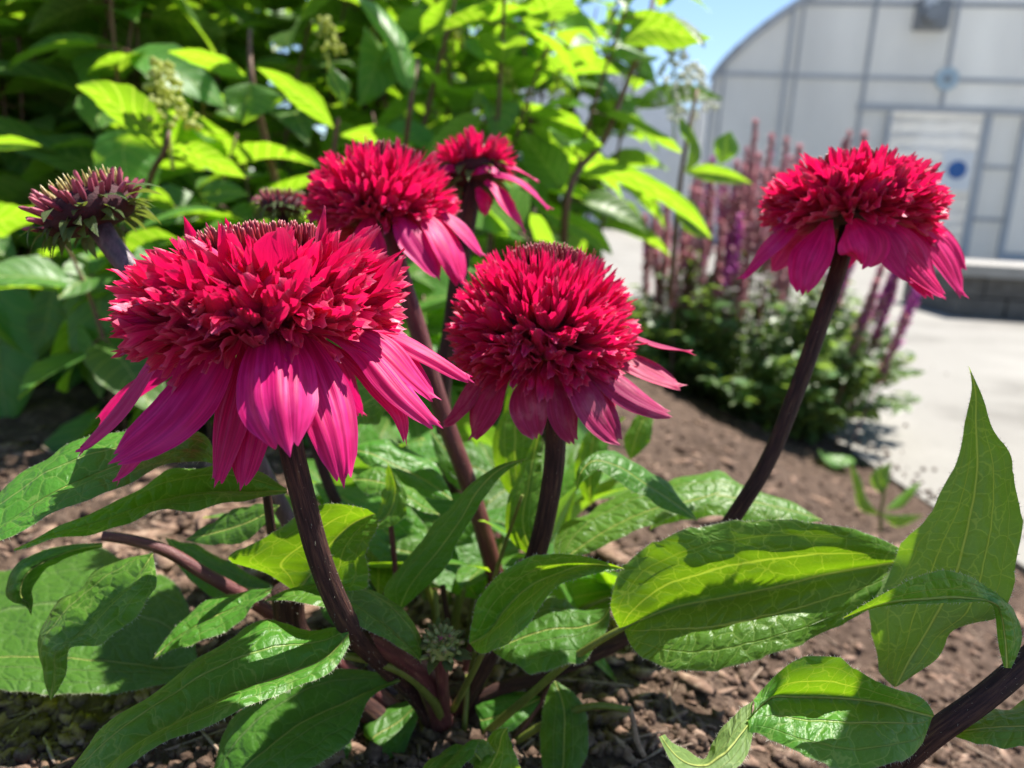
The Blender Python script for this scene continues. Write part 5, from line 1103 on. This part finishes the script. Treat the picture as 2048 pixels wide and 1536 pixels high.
# ---- leaves and small stems behind, at the foot of the clump
SK = shoot('tangled basal leaves behind the stalks in the middle', at(960, 1330, .35))
for i, (st_, m_, hr) in enumerate([
  (T((800,760,.30,800,762,.30,800,764,.30), (770,745,.306,755,790,.296,760,840,.29), (715,760,.306,715,815,.298,720,850,.29), (690,850,.30,690,850,.30,690,850,.30)), MLEAF, 0),
  (T((1120,1120,.300,1124,1122,.300,1128,1122,.300), (1108,1080,.312,1180,1080,.304,1215,1090,.30), (1170,1025,.322,1250,1040,.308,1290,1052,.302), (1260,985,.324,1330,1010,.310,1360,1030,.304), (1350,978,.322,1385,1000,.312,1400,1015,.308), (1440,985,.318,1440,985,.318,1440,985,.318)), MLEAF, .4),
  (T((1300,1060,.325,1300,1060,.325,1300,1060,.325), (1335,965,.342,1350,1000,.328,1360,1040,.322), (1420,945,.344,1430,990,.328,1440,1035,.320), (1500,975,.342,1520,1005,.328,1520,1045,.320), (1590,1010,.336,1600,1025,.328,1600,1048,.322), (1645,1040,.328,1645,1040,.328,1645,1040,.328)), MLEAF, .3),
  (T((1396,1042,.285,1396,1042,.285,1396,1042,.285), (1352,985,.292,1345,1002,.284,1330,1018,.280), (1300,942,.296,1290,966,.284,1280,990,.278), (1240,910,.292,1232,930,.282,1225,955,.276), (1186,905,.286,1184,922,.280,1188,940,.276), (1156,935,.280,1162,945,.277,1170,952,.274), (1153,980,.276,1154,980,.276,1155,980,.276)), MLEAFD, .4),
  (T((880,1030,.305,880,1030,.305,880,1030,.305), (850,1000,.312,845,1012,.304,835,1020,.300), (800,960,.314,790,975,.304,780,985,.300), (750,930,.314,740,960,.306,730,985,.302), (705,960,.308,705,960,.308,705,960,.308)), MLEAF, .3),
  (T((905,1000,.320,905,1000,.320,905,1000,.320), (870,930,.332,850,960,.324,840,990,.320), (800,890,.334,790,930,.324,780,950,.320), (740,880,.330,735,905,.324,735,930,.320), (700,900,.326,700,900,.326,700,900,.326)), MLEAF, .3),
  (T((1050,1010,.32,1050,1010,.32,1050,1010,.32), (1000,960,.326,1030,930,.322,1062,920,.322), (985,880,.330,1030,870,.322,1080,880,.322), (1010,810,.332,1030,810,.326,1050,830,.324), (1028,745,.330,1028,745,.330,1028,745,.330)), MLEAF, 0),
  (T((1060,1110,.296,1064,1110,.296,1068,1110,.296), (1010,1060,.302,1045,1040,.296,1082,1030,.296), (1020,990,.304,1055,980,.298,1085,960,.298), (1058,900,.304,1070,900,.302,1082,900,.302), (1085,840,.302,1085,840,.302,1085,840,.302)), MLEAF, 0),
  (T((980,1000,.35,980,1000,.35,980,1000,.35), (900,985,.366,910,1040,.352,930,1080,.345), (830,990,.37,850,1040,.356,870,1090,.35), (790,1040,.36,790,1040,.36,790,1040,.36)), MLEAFD, 0),
  (T((900,1130,.33,900,1130,.33,900,1130,.33), (880,1090,.336,850,1110,.328,830,1130,.324), (820,1070,.338,800,1100,.33,780,1130,.326), (740,1080,.332,740,1080,.332,740,1080,.332)), MLEAFD, 0),
  (T((1180,1010,.36,1180,1010,.36,1180,1010,.36), (1150,950,.366,1180,940,.36,1210,930,.36), (1160,890,.366,1185,885,.362,1215,880,.362), (1195,840,.364,1195,840,.364,1195,840,.364)), MLEAF, 0),
  (T((1260,920,.38,1260,920,.38,1260,920,.38), (1250,870,.386,1275,865,.38,1300,880,.378), (1275,830,.386,1290,830,.382,1306,840,.38), (1302,800,.384,1302,800,.384,1302,800,.384)), MLEAF, 0),
  (T((740,1060,.285,740,1060,.285,740,1060,.285), (760,1010,.292,775,1030,.286,790,1050,.282), (770,960,.294,790,975,.288,815,1000,.284), (775,925,.29,775,925,.29,775,925,.29)), MLEAF, 0),
  (T((560,1180,.30,560,1180,.30,560,1180,.30), (470,1130,.31,470,1170,.30,460,1200,.295), (390,1090,.312,380,1120,.304,370,1150,.298), (330,1075,.306,330,1075,.306,330,1075,.306)), MLEAFD, 0),
  (T((560,1010,.27,560,1010,.27,560,1010,.27), (500,1010,.276,505,1040,.27,510,1070,.266), (430,1040,.278,430,1065,.272,430,1090,.268), (370,1080,.272,370,1080,.272,370,1080,.272)), MLEAFD, 0),
  (T((860,860,.36,860,860,.36,860,860,.36), (900,880,.366,905,910,.36,890,950,.356), (960,900,.37,965,940,.36,950,985,.355), (1000,960,.36,1000,960,.36,1000,960,.36)), MLEAFD, 0),
  (T((700,1420,.29,700,1420,.29,700,1420,.29), (640,1395,.30,660,1450,.288,700,1490,.28), (600,1440,.296,640,1500,.282,690,1540,.276), (620,1580,.275,620,1580,.275,620,1580,.275)), MLEAFD, 0),
  (T((1000,1420,.30,1000,1420,.30,1000,1420,.30), (950,1400,.306,960,1440,.298,970,1470,.294), (1020,1380,.305,1030,1420,.297,1040,1450,.293), (1085,1395,.30,1085,1395,.30,1085,1395,.30)), MLEAFD, 0),
  (T((790,1500,.29,790,1500,.29,790,1500,.29), (730,1440,.30,745,1480,.288,760,1520,.282), (820,1400,.305,800,1440,.296,810,1500,.288), (850,1390,.30,850,1390,.30,850,1390,.30)), MLEAFD, 0)]):
    add_leaf(SK, st_, 60 + i, mat=m_, hair=hr, nv=24, nu=4, wave=.07)
for i, (pts, w0, w1, m_) in enumerate([
  ([(1045,990,.29), (1000,1120,.30), (960,1260,.31), (925,1420,.312)], 9, 14, MSTEMG), ([(1095,890,.30), (1085,1000,.30), (1050,1150,.305), (960,1380,.31)], 10, 14, MSTEMG),
  ([(775,995,.30), (785,1080,.305), (800,1220,.31), (850,1420,.312)], 14, 16, MSTEMR), ([(980,1170,.32), (940,1300,.33), (915,1420,.33)], 18, 20, MSTEMR),
  ([(885,1170,.33), (900,1290,.33), (905,1420,.33)], 16, 18, MSTEM), ([(870,1180,.31), (880,1300,.31), (890,1440,.31)], 13, 15, MSTEMG), ([(935,1350,.30), (930,1440,.298), (925,1500,.297)], 14, 16, MSTEMG),
  ([(1110,1360,.30), (1050,1450,.298), (990,1530,.29)], 14, 16, MSTEMR), ([(700,1480,.29), (705,1560,.28)], 12, 12, MSTEMG), ([(780,1450,.30), (790,1560,.285)], 10, 12, MSTEMG), ([(530,960,.26), (545,1080,.27), (560,1200,.28)], 22, 26, MSTEM)]):
    petiole(SK, pts, w0, w1, m_)

# unseen leaves added beyond the frame, toward the sun, to shade the right shoot
RC = at(1905, 1130, .219)
for i, (t_, sz, sh) in enumerate([(.125, .085, (0.012, 0, -.01)), (.14, .08, (.02, .0, .03))]):
    q = RC + SD * t_ + Vector(sh); tdir = Vector((-.5, -.25, .12 + .2 * i)).normalized()
    a0_ = q - tdir * sz * .42
    CLV = generic_leaf('leaf', MLEAF, 12, 3, wid=.27, fold=.3, droop=.25, seed=90 + i); link('leaf', CLV, SR, frame_M(a0_, tdir, SD, sz))
    mb = MB(); tube(mb, [at(2135, 1246, .215), a0_ * .4 + at(2230, 700 + 60 * i, .235) * .6, a0_], [.0031 - .0004 * i, .002, .0012], 18, 8); link('petiole', mb.mesh('petiole', MSTEM), SR)
# low basal leaves round the crown
CL = [generic_leaf('leaf', MLEAFD if i % 2 else MLEAF, 12, 3, wid=w_, fold=.3, droop=dr, twist=tw, wave=.12, teeth=.02, seed=95 + i) for i, (w_, dr, tw) in enumerate([(.22, .45, .2), (.27, .3, -.2), (.20, .6, .3), (.25, .35, -.4)])]
rb = random.Random(77)
for i in range(46):
    cx = rb.uniform(560, 1240); cyy = rb.uniform(1180, 1470) if i % 3 else rb.uniform(1040, 1200); b0 = on_soil(cx, max(cyy, 1120)); b0 = b0 + Vector((0, .03, 0)); an = rb.uniform(0, 6.28); el = rb.uniform(.1, 1.0)
    if b0.y < .30: b0.y = .30 + rb.uniform(0, .06)
    d = Vector((math.cos(an) * math.cos(el), math.sin(an) * math.cos(el) * .7 + .15, math.sin(el))); L = rb.uniform(.05, .085); h0 = rb.uniform(.01, .045)
    p0 = Vector((b0.x, b0.y, zsoil(b0.x, b0.y) + h0))
    link('leaf', CL[i % 4], SK, frame_M(p0, d, Vector((rb.gauss(0, .3), rb.gauss(0, .3), 1)), L))
    mb = MB(); root_ = Vector((p0.x * .55 + at(*CROWN).x * .45, p0.y * .6 + at(*CROWN).y * .4 + .02, zsoil(p0.x, p0.y) - .005)); tube(mb, [root_, root_.lerp(p0, .55) + Vector((0, 0, h0 * .3)), p0 + d * .004], [.0017, .0014, .001], 10, 6); link('petiole', mb.mesh('petiole', MSTEMG if i % 3 else MSTEMR), SK)
